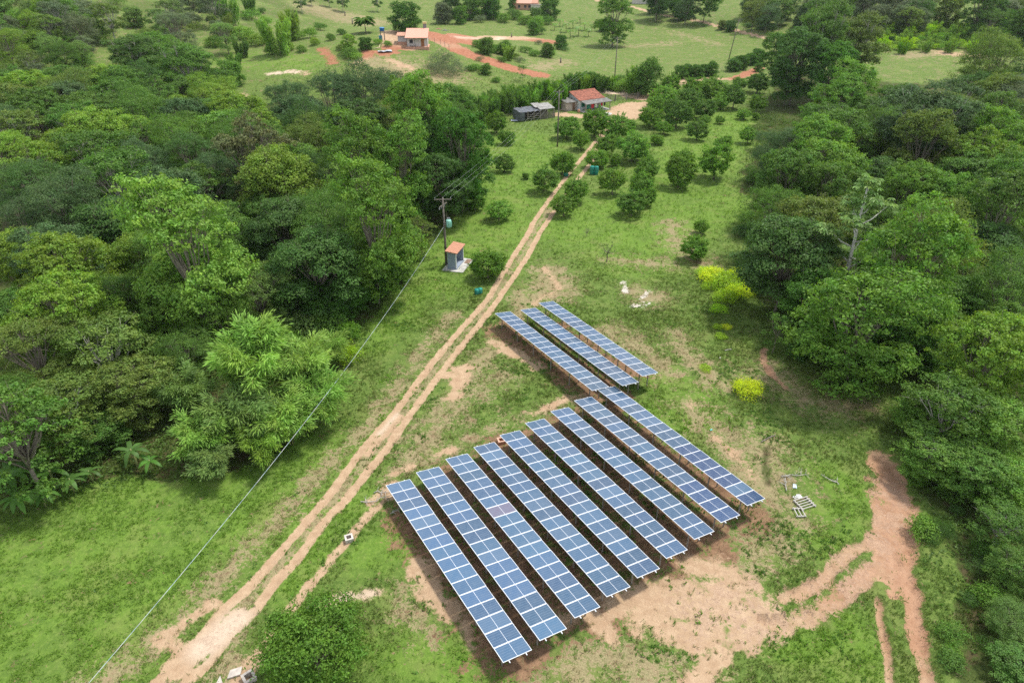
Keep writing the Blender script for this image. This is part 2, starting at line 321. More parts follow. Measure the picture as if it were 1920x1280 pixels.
def ground_material():
    m, nt, N, L = mat('ground')
    o = N.new('ShaderNodeOutputMaterial'); b = N.new('ShaderNodeBsdfPrincipled'); L.new(b.outputs[0], o.inputs[0])
    b.inputs['Roughness'].default_value = .95; b.inputs['Specular IOR Level'].default_value = .1
    tc = N.new('ShaderNodeTexCoord')
    def sep(nm):
        a = N.new('ShaderNodeAttribute'); a.attribute_name = nm; s = N.new('ShaderNodeSeparateColor'); L.new(a.outputs['Color'], s.inputs[0]); return s.outputs
    A, B, C = sep('fa'), sep('fb'), sep('fc')
    def noise(sc, det=6, rough=.6, dist=0):
        n = N.new('ShaderNodeTexNoise'); n.inputs['Scale'].default_value = sc; n.inputs['Detail'].default_value = det; n.inputs['Roughness'].default_value = rough; n.inputs['Distortion'].default_value = dist
        L.new(tc.outputs['Object'], n.inputs['Vector']); return n.outputs['Fac']
    def rng_(v, a, c, lo=0., hi=1.):
        r = N.new('ShaderNodeMapRange'); r.interpolation_type = 'SMOOTHSTEP'; r.inputs[1].default_value = a; r.inputs[2].default_value = c; r.inputs[3].default_value = lo; r.inputs[4].default_value = hi; L.new(v, r.inputs[0]); return r.outputs[0]
    def math_(op, a, c):
        n = N.new('ShaderNodeMath'); n.operation = op
        for i, v in enumerate((a, c)):
            if isinstance(v, (int, float)): n.inputs[i].default_value = v
            else: L.new(v, n.inputs[i])
        return n.outputs[0]
    def mix(f, a, c, bt='MIX'):
        n = N.new('ShaderNodeMix'); n.data_type = 'RGBA'; n.blend_type = bt
        if isinstance(f, (int, float)): n.inputs[0].default_value = f
        else: L.new(f, n.inputs[0])
        for k, v in ((6, a), (7, c)):
            if isinstance(v, tuple): n.inputs[k].default_value = (*v, 1)
            else: L.new(v, n.inputs[k])
        return n.outputs[2]
    def nn(v, k=3.0):
        n = N.new('ShaderNodeMath'); n.operation = 'MULTIPLY_ADD'; n.inputs[1].default_value = k; n.inputs[2].default_value = .5-.5*k; n.use_clamp = True; L.new(v, n.inputs[0]); return n.outputs[0]
    fine = nn(noise(11, 8, .75), 2.6); mid = nn(noise(1.3, 7, .65), 2.8); big = nn(noise(.22, 5, .6), 2.8); tuft = nn(noise(3.6, 7, .72, .5), 2.8); patch = nn(noise(.6, 6, .7, .4), 3)
    def cover(f, gain, amp, lo=.42, hi=.62):
        v = math_('ADD', math_('MULTIPLY', f, gain), math_('MULTIPLY', math_('SUBTRACT', patch, .5), amp)); v = math_('ADD', v, math_('MULTIPLY', math_('SUBTRACT', tuft, .5), amp*.9)); v = math_('ADD', v, math_('MULTIPLY', math_('SUBTRACT', fine, .5), amp*.5)); return rng_(v, lo, hi)
    g = mix(mid, (.078, .135, .026), (.135, .205, .045))
    g = mix(rng_(tuft, .45, .9), g, (.18, .25, .06))
    g = mix(math_('MULTIPLY', rng_(fine, .1, .5, .7, 0), 1.0), g, (.05, .095, .018))
    lush = mix(tuft, (.088, .17, .024), (.175, .285, .045))
    g = mix(math_('MULTIPLY', B[1], rng_(big, .2, .6, .45, 1)), g, lush)
    g = mix(rng_(big, .5, .95, 0, .5), g, (.20, .235, .07)); g = mix(rng_(patch, .55, .95, 0, .5), g, (.055, .105, .02)); g = mix(rng_(patch, .05, .4, .35, 0), g, (.21, .25, .075))
    straw = mix(fine, (.15, .125, .06), (.44, .37, .21)); straw = mix(rng_(mid, .5, .9, 0, .7), straw, mix(fine, (.22, .14, .09), (.46, .33, .22)))
    g = mix(math_('MULTIPLY', cover(B[0], .72, .8, .36, .64), .92), g, straw)
    g = mix(math_('MULTIPLY', cover(B[0], .12, .95, .56, .80), .7), g, (.42, .32, .21))
    soil = mix(mid, (.16, .092, .055), (.34, .21, .125)); soil = mix(rng_(fine, .5, 1, 0, .6), soil, (.10, .062, .04))
    g = mix(cover(C[0], .72, .75, .36, .56), g, soil)
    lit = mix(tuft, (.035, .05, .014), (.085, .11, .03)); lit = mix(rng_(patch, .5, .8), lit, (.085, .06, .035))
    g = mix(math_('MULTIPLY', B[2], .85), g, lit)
    e = mix(mid, (.38, .255, .155), (.53, .385, .25)); e = mix(rng_(fine, .5, 1, 0, .6), e, (.32, .20, .125)); e = mix(rng_(patch, .5, .85, 0, .45), e, (.40, .26, .16)); e = mix(math_('MULTIPLY', rng_(tuft, .55, .8, 0, .6), C[1]), e, (.25, .16, .11)); e = mix(rng_(fine, .0, .35, .45, 0), e, (.70, .56, .42))
    e = mix(math_('MULTIPLY', A[1], .9), e, mix(mid, (.27, .095, .05), (.42, .18, .11)))
    e = mix(math_('MULTIPLY', A[2], .7), e, (.64, .53, .41))
    peb = N.new('ShaderNodeTexVoronoi'); peb.inputs['Scale'].default_value = 18; L.new(tc.outputs['Object'], peb.inputs['Vector'])
    sc_ = N.new('ShaderNodeSeparateColor'); L.new(peb.outputs['Color'], sc_.inputs[0])
    gr = mix(sc_.outputs[0], (.28, .18, .12), (.60, .44, .32))
    e = mix(math_('MULTIPLY', cover(C[1], .6, .9, .4, .8), .5), e, gr)
    a0 = math_('ADD', A[0], math_('MULTIPLY', math_('MULTIPLY', math_('SUBTRACT', patch, .55), .45), C[1])); g = mix(math_('MULTIPLY', cover(a0, 1.0, .42, .34, .68), rng_(A[0], .02, .2)), g, e)
    g = mix(math_('MULTIPLY', cover(C[2], .95, 1.1, .44, .66), rng_(C[2], .05, .3)), g, mix(fine, (.46, .41, .34), (.66, .62, .55)))
    L.new(g, b.inputs['Base Color'])
    bp = N.new('ShaderNodeBump'); bp.inputs['Strength'].default_value = .55; bp.inputs['Distance'].default_value = .12
    L.new(math_('ADD', tuft, math_('MULTIPLY', fine, .6)), bp.inputs['Height']); L.new(bp.outputs[0], b.inputs['Normal'])
    return m
M_GROUND = ground_material()
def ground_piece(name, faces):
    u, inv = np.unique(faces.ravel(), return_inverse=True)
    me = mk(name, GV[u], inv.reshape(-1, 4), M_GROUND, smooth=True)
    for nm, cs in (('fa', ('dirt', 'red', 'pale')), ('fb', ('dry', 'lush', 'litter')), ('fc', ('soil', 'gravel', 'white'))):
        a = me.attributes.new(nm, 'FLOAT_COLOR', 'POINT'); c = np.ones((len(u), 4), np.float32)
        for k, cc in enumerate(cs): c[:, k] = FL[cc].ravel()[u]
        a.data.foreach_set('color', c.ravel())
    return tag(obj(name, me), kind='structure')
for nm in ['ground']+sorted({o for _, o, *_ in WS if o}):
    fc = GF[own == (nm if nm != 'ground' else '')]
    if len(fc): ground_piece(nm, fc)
# ------------------------------------------------------------------ plants
def unit(v): return v/(np.linalg.norm(v, axis=-1, keepdims=True)+1e-9)
def leaf_cards(P, Nn, ln, wd, r, droop=0.0, dirs=None, fold=.25):
    """one rhombic leaf (two triangles folded on the midrib, as a quad) per point"""
    n = len(P); Nn = unit(Nn)
    if dirs is None: t = unit(np.cross(Nn, unit(r.normal(size=(n, 3)))))
    else: t = unit(dirs)
    if droop: t = unit(t+np.array([0, 0, -droop]))
    b = unit(np.cross(t, Nn)); up = np.cross(b, t)
    l = (ln*(.65+.7*r.random(n)))[:, None]; w = (wd*(.65+.7*r.random(n)))[:, None]
    V = np.stack([P-t*l*.5, P+b*w*.5+up*w*fold, P+t*l*.5, P-b*w*.5+up*w*fold], 1).reshape(-1, 3)
    return V, np.arange(4*n).reshape(n, 4)
def varcol(r, n, grp=None, amp=.24, warm=.17):
    v = 1+amp*(r.random(n)*2-1)
    h = r.random(n)
    if grp is not None:
        ng = int(grp.max())+1; gv = 1+.22*(r.random(ng)*2-1); gh = r.random(ng); v = v*gv[grp]; h = .35*h+.65*gh[grp]
    c = np.stack([v*(1-warm+2*warm*h), v*(1-.15*warm+.3*warm*h), v*(1.1-.5*warm*h)], -1)
    return np.repeat(c, 4, 0)
def crown_leaves(r, lobes, n_sub, n_leaf, size, sub_sig, flat=1.0, asp=.6, outward=.6, updown=.35, jitter=1.0, low=-.35):
    """lobes (k,4) x y z r. sub-clumps on the lobes' surfaces, leaves scattered round each"""
    C = []; D = []
    for x, y, z, rr in lobes:
        puff = n_sub < 60
        d = unit(r.normal(size=(int(n_sub*rr*rr*(.42 if puff else 1)), 3))); d = d[d[:, 2] > low]
        p = np.array([x, y, z])+d*rr*np.array([1, 1, flat])*((.66 if puff else .8)+(.52 if puff else .3)*r.random((len(d), 1)))
        ok = np.ones(len(p), bool)
        for X, Y, Z, R in lobes:
            if (X, Y, Z) == (x, y, z): continue
            ok &= np.sqrt(((p-[X, Y, Z])/np.array([1, 1, flat])/R)**2 @ np.ones(3)) > .72
        C.append(p[ok]); D.append(d[ok])
    C = np.concatenate(C); D = np.concatenate(D); k = len(C)
    puff = n_sub < 60; g = np.repeat(np.arange(k), int(n_leaf*(2.3 if puff else 1)))
    off = r.normal(size=(len(g), 3))*sub_sig*(1.05 if puff else 1)*np.array([1, 1, .55])*jitter*(.75+.5*r.random((k, 1)))[g]
    P = C[g]+off
    Nn = D[g]*outward+r.normal(size=P.shape)*.55+np.array([0, 0, updown])+(1.1 if puff else .5)*unit(off*[1, 1, 1.6])
    V, F = leaf_cards(P, Nn, size, size*asp, r)
    return V, F, varcol(r, len(P), g)
def limbs(r, lobes, H0, r0, lean=(0, 0), n=None, k=6, wig=.25, trunk_top=.55):
    mb = MB(); zc = np.mean([l[2] for l in lobes])
    top = np.array([lean[0], lean[1], zc*trunk_top+H0*.0])
    pts = [np.array([0, 0, -.4])]; m = 5
    for i in range(1, m+1):
        f = i/m; pts.append(top*f+np.array([r.normal()*wig*.3, r.normal()*wig*.3, 0])*f)
    rad = [r0*1.25]+[r0*(1-.35*i/m) for i in range(1, m+1)]
    mb.tube(pts, rad, k+2)
    for l in (lobes if n is None else lobes[:n]):
        e = np.array(l[:3])+np.array([0, 0, l[3]*.35]); s = pts[-1] if r.random() < .6 else pts[-2]
        d = e-s; mid = s+d*.5+np.array([r.normal()*wig, r.normal()*wig, -.12*np.linalg.norm(d[:2])])
        q1 = s+(mid-s)*.55+r.normal(size=3)*wig*.3
        mb.tube([s, q1, mid, e-(e-mid)*.35+r.normal(size=3)*wig*.3, e], [r0*.5, r0*.4, r0*.3, r0*.2, r0*.06], k)
        for j in range(4):
            d2 = unit(r.normal(size=3)+np.array([0, 0, .5]))*l[3]*(.85 if j else 1.25)
            mb.tube([mid+(e-mid)*.5, mid+(e-mid)*.7+d2*.5, np.array(l[:3])+d2], [r0*.16, r0*.1, r0*.03], 4, False)
    return mb
PROTO = {}
def reg(name, crown, trunk, hc, R, extra=None): PROTO[name] = dict(crown=crown, trunk=trunk, hc=hc, R=R)
def lobed(name, seed, R, Hc, nl, squash, lr, n_sub, n_leaf, size, sig, flat=.8, trunk=M_BARK, r0=.22, asp=.6, under=0, **kw):
    r = np.random.default_rng(seed); L = []
    sx, sy = r.normal()*.10*R, r.normal()*.10*R; irr = kw.pop('irr', 1.35)
    for i in range(nl):
        f = (i+.5)/nl; th = i*2.39996+r.random()*.7; rad = math.sqrt(f)*(.62+.22*r.random())
        zz = math.sqrt(max(0, 1-rad*rad))*.62
        L.append((R*rad*math.cos(th)+sx*(1-f), R*rad*math.sin(th)+sy*(1-f), Hc+R*squash*(zz-.25)+r.normal()*.13*R*irr, R*lr*(.6+.75*r.random())))
    for i in range(under):
        th = i*6.283/under+r.random(); L.append((R*(.68+.2*r.random())*math.cos(th), R*(.68+.2*r.random())*math.sin(th), Hc-R*squash*(.35+.35*r.random()), R*lr*(.7+.5*r.random())))
    for i in range(under*2//3):
        th = i*9.42/under+r.random(); L.append((R*.5*math.cos(th), R*.5*math.sin(th), max(R*.25, Hc-R*squash*(.85+.45*r.random())), R*lr*(.8+.5*r.random())))
    V, F, c = crown_leaves(r, L, n_sub, n_leaf, size, sig, flat, asp, **kw)
    cm = mk('crown', V, F, M_LEAF, c)
    tm = limbs(r, L, 0, r0*.8, n=nl).mesh('trunk', trunk, True)
    reg(name, cm, tm, Hc, R); return L
# broad forest trees
lobed('broad', 11, 4.6, 8.2, 15, .95, .36, 34, 17, .30, .27, under=9)
lobed('broad2', 12, 4.6, 8.6, 20, 1.05, .31, 36, 15, .29, .24, under=10)
lobed('tall', 13, 4.0, 8.8, 18, 1.45, .36, 38, 15, .28, .25, under=13, flat=1.0)
lobed('fine', 14, 4.6, 8.0, 15, .95, .36, 44, 16, .24, .30, under=9, asp=.4)
lobed('fine2', 15, 4.2, 7.6, 20, 1.1, .31, 50, 15, .22, .24, under=9, asp=.4)
lobed('layered', 16, 5.0, 8.2, 26, .85, .28, 36, 16, .28, .30, flat=.40, under=12, low=-.3, updown=.8)
lobed('umbrella', 17, 5.4, 8.6, 26, .6, .27, 38, 15, .26, .26, flat=.5, under=8, low=-.2, updown=.8, trunk=M_PALEBARK, r0=.26)
lobed('pom', 18, 4.2, 7.4, 34, 1.0, .22, 46, 12, .26, .17, under=8, low=-.2)
lobed('open', 19, 4.4, 8.0, 16, .95, .29, 34, 15, .29, .26, under=7, trunk=M_PALEBARK, r0=.24, low=-.1, updown=.7)
# orchard trees with leaves to the ground, glossy and dark
def citrus(name, seed, R, n_sub, n_leaf, size):
    r = np.random.default_rng(seed); L = [(0, 0, R*.95, R*.72)]
    for i in range(9):
        th = i*.7+r.random()*.4; L.append((R*.48*math.cos(th), R*.48*math.sin(th), R*(.62+.75*r.random()), R*(.42+.14*r.random())))
    L.append((R*.1, -.1*R, R*1.55, R*.38))
    V, F, c = crown_leaves(r, L, n_sub, n_leaf, size, .17*R/2, .95, .5, low=-.8)
    # shoots that stand out of the outline
    for i in range(26):
        d = unit(r.normal(size=3)); d[2] = abs(d[2])*.9; b = np.array([0, 0, R*.95])+unit(d)*R*.95; n = 14
        P = b+np.linspace(0, 1, n)[:, None]*unit(d+r.normal(size=3)*.3)*R*.28+r.normal(size=(n, 3))*.05
        v, f = leaf_cards(P, r.normal(size=(n, 3)), size, size*.5, r); F = np.concatenate([F, f+len(V)]); V = np.concatenate([V, v]); c = np.concatenate([c, varcol(r, n)*1.15])
    V[:, 2] = np.maximum(V[:, 2], .05)
    reg(name, mk('crown', V, F, M_LEAF, c), limbs(r, [l for l in L[:6]], 0, .13, wig=.08).mesh('trunk', M_BARK, True), R*.95, R)
citrus('citrus', 31, 2.2, 59, 19, .27); citrus('citrus2', 32, 2.2, 54, 20, .27); citrus('citrus3', 33, 2.1, 48, 19, .27); citrus('citrus_big', 34, 3.0, 59, 34, .19)
def bush(name, seed, R, n_sub, n_leaf, size, asp=.5, nl=8, updown=.35):
    r = np.random.default_rng(seed); L = []
    for i in range(nl):
        th = i*2.4+r.random(); q = math.sqrt((i+.3)/nl)*.68; L.append((R*q*math.cos(th), R*q*math.sin(th), R*(.28+.4*r.random()*(1.2-q)), R*(.3+.18*r.random())))
    V, F, c = crown_leaves(r, L, n_sub, n_leaf, size, .14*R, .9, asp, low=-.5, updown=updown); V[:, 2] = np.maximum(V[:, 2], .03)
    reg(name, mk('foliage', V, F, M_LEAF, c), limbs(r, L[:6], 0, .05, wig=.05).mesh('stem', M_BARK), R*.45, R)
bush('bush', 41, 1.8, 70, 11, .22); bush('bush2', 42, 1.8, 60, 12, .24, nl=11); bush('bush_fine', 43, 1.8, 110, 12, .14, .35)
bush('yellow_bush', 44, 1.5, 120, 12, .2, .28, 10, .1)
# tall cane-like plants of the hedge: upright blades
def cane(name, seed, R, H, n, size):
    r = np.random.default_rng(seed); P = []; D = []
    for i in range(26):
        th = r.random()*6.28; q = math.sqrt(r.random())*R*.8; b = np.array([q*math.cos(th), q*math.sin(th), 0]); h = H*(.7+.4*r.random()); ln = np.array([math.cos(th), math.sin(th), 0])*.25
        f = r.random(n)**.7; P.append(b+f[:, None]*(np.array([0, 0, h])+ln*h*f[:, None])+r.normal(size=(n, 3))*.13); d = r.normal(size=(n, 3)); d[:, 2] = abs(d[:, 2])*1.0+.6; D.append(d)
    P = np.concatenate(P); D = np.concatenate(D); V, F = leaf_cards(P, r.normal(size=P.shape), size, size*.16, r, dirs=D)
    mb = MB()
    for i in range(8):
        th = i*.8; mb.tube([(R*.4*math.cos(th), R*.4*math.sin(th), -.2), (R*.5*math.cos(th), R*.5*math.sin(th), H*.7)], [.03, .015], 4)
    reg(name, mk('foliage', V, F, M_LEAF, varcol(r, len(P), np.repeat(np.arange(26), n))), mb.mesh('stem', M_BARK), H*.55, R)
cane('cane', 51, 1.7, 3.4, 75, .75)
# bamboo: arching culms with drooping feathery leaves
def bamboo(name, seed, H, R, nc=26, per=260):
    r = np.random.default_rng(seed); mb = MB(); P = []; D = []; gi = []
    for i in range(nc):
        th = r.random()*6.283; arch = R*(.35+.75*r.random()); h = H*(.6+.45*r.random()); b = np.array([math.cos(th), math.sin(th), 0]); o = b*.5*r.random()
        f = np.linspace(0, 1, 9)[:, None]; c = o+b*arch*f**2.2+np.array([0, 0, 1])*h*(f-.28*f**3.2); mb.tube(c, list(.045*(1-.8*f[:, 0])), 5)
        q = (.32+.68*r.random(per)**.8)[:, None]; pc = o+b*arch*q**2.2+np.array([0, 0, 1])*h*(q-.28*q**3.2)
        sp = r.normal(size=(per, 3))*np.array([.42, .42, .34])*(1.15-.5*q); P.append(pc+sp+np.array([0, 0, -.25])*abs(r.normal(size=(per, 1)))); D.append(sp*1.2+b*.5+np.array([0, 0, -.1])); gi.append(np.full(per, i))
    P = np.concatenate(P); D = np.concatenate(D); V, F = leaf_cards(P, r.normal(size=P.shape)+np.array([0, 0, 1.2]), .50, .10, r, dirs=D)
    reg(name, mk('foliage', V, F, M_LEAF, varcol(r, len(P), np.concatenate(gi), warm=.15)), mb.mesh('culm', simple('culm', (.25, .27, .08)), True), H*.62, R)
bamboo('bamboo', 61, 7.4, 3.0, 30, 330); bamboo('bamboo2', 62, 6.8, 3.4, 34, 300); bamboo('bamboo_tall', 63, 9.5, 2.6, 26, 380)
# banana: broad drooping paddles on a thick stem
def paddle(mb_, b, d, Lf, wd, arch, r, n=9):
    side = unit(np.cross(d, [0, 0, 1])); V = []
    for i in range(n+1):
        f = i/n; p = b+d*Lf*f*(1-.18*f)+np.array([0, 0, 1])*Lf*(.55*f-arch*f*f)
        w = wd*math.sin(math.pi*min(1, .12+f*.86))**.6*(1 if i % 2 else .86); V += [p-side*w*.5+np.array([0, 0, -.08*w]), p, p+side*w*.5+np.array([0, 0, -.08*w])]
    Q = [(3*i+k, 3*i+k+1, 3*i+k+4, 3*i+k+3) for i in range(n) for k in (0, 1)]
    mb_.add(V, Q); return len(V)
def banana(name, seed, H, nl=9):
    r = np.random.default_rng(seed); mb = MB(); col = []
    for i in range(nl):
        th = i*2.4+r.random()*.5; d = np.array([math.cos(th), math.sin(th), 0]); n = paddle(mb, np.array([0, 0, H*.72]), d, H*.72*(.7+.5*r.random()), H*.17, .55+.5*r.random(), r); col += [.8+.45*r.random()]*n
    me = mb.mesh('leaves', M_LEAF, True); a = me.attributes.new('var', 'FLOAT_COLOR', 'POINT'); c = np.ones((len(col), 4), np.float32); c[:, :3] = np.array(col)[:, None]*np.array([1, 1, 1.05]); a.data.foreach_set('color', c.ravel())
    st = MB().tube([(0, 0, -.2), (.05, 0, H*.4), (0, .03, H*.78)], [.14, .11, .07], 8).mesh('stem', simple('banana_stem', (.22, .25, .09)), True)
    reg(name, me, st, H*.8, H*.62)
banana('banana', 71, 3.4); banana('banana2', 72, 3.9, 11); banana('banana3', 73, 2.9, 8)
def palm(name, seed, H, Lf, nf=20):
    r = np.random.default_rng(seed); P = []; D = []; Nn = []; g = []
    for i in range(nf):
        th = i*2.4; d = np.array([math.cos(th), math.sin(th), 0]); up = .55+.95*(i/nf); n = 46
        f = np.linspace(.08, 1, n)[:, None]; c = np.array([0, 0, H])+d*Lf*f*(1-.2*f)+np.array([0, 0, 1])*Lf*(up*f-(.55+.3*up)*f*f)
        side = unit(np.cross(d, [0, 0, 1]))
        for s in (-1, 1):
            P.append(c+side*s*.22*Lf*.5*(1-f*.6)); D.append(side*s*1.+d*.7+np.array([0, 0, -.35])+0*c); Nn.append(np.array([0, 0, 1.])+0*c+r.normal(size=c.shape)*.2); g.append(np.full(n, i))
    P = np.concatenate(P); V, F = leaf_cards(P, np.concatenate(Nn), Lf*.36, Lf*.075, r, dirs=np.concatenate(D))
    tr = MB().tube([(0, 0, -.3), (.1, 0, H*.5), (0, 0, H)], [.16, .12, .1], 8).mesh('trunk', M_BARK, True)
    reg(name, mk('fronds', V, F, M_LEAF, varcol(r, len(P), np.concatenate(g))), tr, H, Lf*.85)
palm('palm', 81, 2.6, 3.8, 24)
# thin young tree and nearly bare sapling
lobed('sapling', 91, 1.5, 3.6, 9, 1.5, .34, 40, 9, .2, .18, r0=.06, under=2, low=-.6)
lobed('bare', 92, 1.5, 1.9, 11, .8, .26, 20, 5, .16, .2, r0=.08, flat=.8)
# pale-stemmed tree with big star-like leaf clusters
def cecropia():
    r = np.random.default_rng(95); L = []
    for i in range(18):
        th = i*2.4; h = 4.5+i*.5; q = 3.6*math.sin(math.pi*min(1, (i+2)/20))**.6*(.55+.45*(i % 3)/2); L.append((q*math.cos(th), q*math.sin(th), h, 1.15))
    L.append((0, 0, 14, 1.0)); P = []; D = []; g = []; k = 0
    for x, y, z, R in L:
        for j in range(26):
            c = np.array([x, y, z])+unit(r.normal(size=3))*R*np.array([1, 1, .6])*(.4+.7*r.random()); a = np.linspace(0, 6.28, 8)[:-1]+r.random()
            P.append(c+np.stack([np.cos(a), np.sin(a), 0*a-.2], -1)*.24); D.append(np.stack([np.cos(a), np.sin(a), 0*a-.45], -1)); g.append(np.full(7, k)); k += 1
    P = np.concatenate(P); V, F = leaf_cards(P, r.normal(size=P.shape)*.3+np.array([0, 0, 1]), .52, .2, r, dirs=np.concatenate(D))
    mb = MB().tube([(0, 0, -.4), (.1, .05, 5), (0, -.05, 10), (0, 0, 14)], [.24, .19, .13, .05], 8)
    for x, y, z, R in L[:-1]:
        z0 = z-1.1; mb.tube([(0, 0, z0-.6), (x*.5, y*.5, z0), (x, y, z)], [.085, .07, .04], 5)
    reg('cecropia', mk('crown', V, F, M_LEAF, varcol(r, len(P), np.concatenate(g), warm=.2)), mb.mesh('trunk', simple('white_bark', (.6, .58, .52), .9, .25, 5), True), 9.2, 4.4)
cecropia()
lobed('dense_round', 97, 2.6, 2.9, 14, 1.0, .36, 60, 12, .26, .22, under=6, r0=.14)

GREENS = {'lime': (.195, .33, .05), 'yellow green': (.195, .32, .042), 'bright green': (.15, .29, .042), 'mid green': (.112, .22, .036), 'dark green': (.080, .165, .034),
          'blue green': (.095, .172, .056), 'grey green': (.15, .20, .088), 'olive': (.15, .225, .042), 'brownish olive': (.175, .20, .075), 'fresh green': (.15, .31, .03), 'yellow': (.56, .68, .03), 'yellow lime': (.31, .50, .03),
          'pale green': (.18, .29, .07), 'deep green': (.080, .19, .026), 'bamboo green': (.235, .40, .07), 'citrus green': (.14, .27, .034)}
ITEMS = []
def plant(kind, px, py, rp, colour, name='tree', hk=1.0, rz=None, cat='tree', group=None, label=None, base=False, smin=.3, parts=True):
    """stand a plant so that its crown's middle (or its base) lies on the ray through this point of the view, resting on the terrain"""
    p = PROTO[kind]; s = 1.0
    for _ in range(6):
        h = 0 if base else p['hc']*s*hk
        q, t = at(px, py, h); dep = t; s = max(smin, rp*dep/FPX/p['R'])
    loc = Vector((q.x, q.y, float(hz(q.x, q.y))-.03))
    r = R_.random()*6.283 if rz is None else rz
    root = empty(name, loc, r, label, cat, group); root.scale = (s*(.86+.28*R_.random()), s*(.86+.28*R_.random()), s*hk); root.rotation_euler[0] = R_.gauss(0, .045); root.rotation_euler[1] = R_.gauss(0, .045)
    kk = .88+.26*R_.random(); c = [v*kk*(.96+.08*R_.random()) for v in GREENS[colour]]
    f = p['crown']; o = obj(f.name.split('.')[0], f, root); o.color = (*c, 1)
    t_ = obj(p['trunk'].name.split('.')[0], p['trunk'], root)
    ITEMS.append(dict(root=root, px=px, py=py, kind=kind, colour=colour, r=rp, name=name, auto=label is None))
    return root
# ------------------------------------------------------------------ what grows where
GL, GRT, GO = 'trees of the wood beside the dirt track', 'trees of the wood across from the solar field', 'citrus trees of the orchard'
T = plant
# the wood on the near side of the track: trees that stand out (kind, x, y, r, colour, height)
for k, x, y, r, c, h in [
 ('tall', 345, 455, 88, 'lime', 1.15), ('broad', 262, 470, 50, 'lime', 1.1), ('broad2', 120, 505, 74, 'yellow green', 1.0), ('broad', 35, 470, 52, 'yellow green', 1.0), ('fine', 205, 555, 60, 'mid green', .9),
 ('broad', 318, 575, 62, 'lime', .85), ('fine2', 475, 545, 60, 'pale green', .9), ('fine', 415, 590, 55, 'bright green', .8), ('open', 190, 650, 82, 'olive', .8), ('fine2', 60, 650, 80, 'olive', .9),
 ('open', 100, 760, 86, 'olive', .75), ('broad2', 245, 720, 70, 'olive', .7), ('fine', 20, 760, 70, 'mid green', .8), ('broad', 25, 580, 58, 'mid green', .9), ('fine', 350, 660, 58, 'mid green', .75), ('broad2', 170, 810, 50, 'mid green', .55),
 ('layered', 590, 480, 80, 'dark green', 1.0), ('layered', 540, 420, 70, 'dark green', 1.0), ('fine', 640, 545, 46, 'deep green', .7), ('layered', 690, 500, 55, 'deep green', .8), ('broad2', 560, 545, 50, 'deep green', .7),
 ('tall', 690, 400, 72, 'bright green', 1.2), ('tall', 665, 300, 62, 'bright green', 1.15), ('tall', 745, 300, 58, 'bright green', 1.15), ('fine', 620, 400, 60, 'mid green', 1.0), ('broad', 725, 470, 50, 'olive', .75),
 ('tall', 795, 215, 58, 'bright green', 1.2), ('broad2', 862, 270, 60, 'deep green', 1.2), ('broad', 835, 330, 55, 'dark green', 1.0), ('broad2', 880, 320, 42, 'deep green', .8), ('broad', 850, 195, 40, 'mid green', 1.1), ('broad2', 815, 270, 50, 'dark green', 1.2),
 ('fine', 690, 175, 52, 'blue green', 1.1), ('fine2', 620, 185, 50, 'blue green', 1.1), ('fine2', 545, 195, 48, 'blue green', 1.0), ('fine', 735, 160, 32, 'blue green', 1.0), ('fine', 575, 240, 50, 'dark green', 1.0),
 ('pom', 470, 285, 72, 'brownish olive', 1.1), ('layered', 530, 330, 72, 'yellow green', 1.15), ('fine', 590, 330, 50, 'dark green', 1.0), ('broad2', 500, 400, 52, 'mid green', .9), ('fine', 410, 330, 48, 'blue green', 1.0),
 ('layered', 185, 245, 62, 'yellow green', 1.0), ('layered', 245, 250, 48, 'yellow green', 1.0), ('layered', 120, 270, 42, 'yellow green', 1.0), ('pom', 360, 225, 30, 'pale green', .9), ('layered', 330, 205, 40, 'yellow green', .9),
 ('umbrella', 345, 118, 62, 'mid green', .85), ('umbrella', 250, 95, 50, 'mid green', .8), ('umbrella', 405, 150, 40, 'mid green', .8), ('broad', 85, 300, 46, 'yellow green', .9), ('fine', 40, 350, 55, 'blue green', 1.0), ('fine', 120, 385, 70, 'blue green', 1.0),
 ('fine2', 190, 330, 52, 'blue green', .9), ('fine', 270, 310, 52, 'blue green', .9), ('fine2', 285, 385, 48, 'dark green', .9), ('broad', 30, 290, 40, 'yellow green', .9), ('fine2', 45, 415, 60, 'blue green', .9), ('fine', 205, 415, 50, 'blue green', .9), ('fine2', 350, 350, 45, 'dark green', .9), ('broad', 430, 420, 48, 'mid green', .9),
 ]: T(k, x, y, r, c, 'tree', h, group=GL)
# dense rounded mass at the wood's edge above the kiosk, light shrubs, yellow shrubs
T('pom', 780, 432, 40, 'olive', 'tree', .75, group=GL, label='rounded olive tree at the edge of the wood beside the transformer pole')
for x, y, r, c in [(618, 605, 34, 'bright green'), (565, 612, 34, 'pale green'), (655, 620, 22, 'fresh green'), (660, 560, 26, 'mid green'), (700, 545, 24, 'deep green'), (735, 515, 26, 'deep green'), (540, 640, 30, 'bright green'), (770, 480, 22, 'deep green')]:
    T('bush2', x, y, r, c, 'bush', 1.3, cat='bush', group='bushes at the foot of the wood')
T('yellow_bush', 640, 662, 32, 'yellow lime', 'bush', 1.2, cat='bush', label='yellow flecked bush growing between the bamboo and the hanging cable')
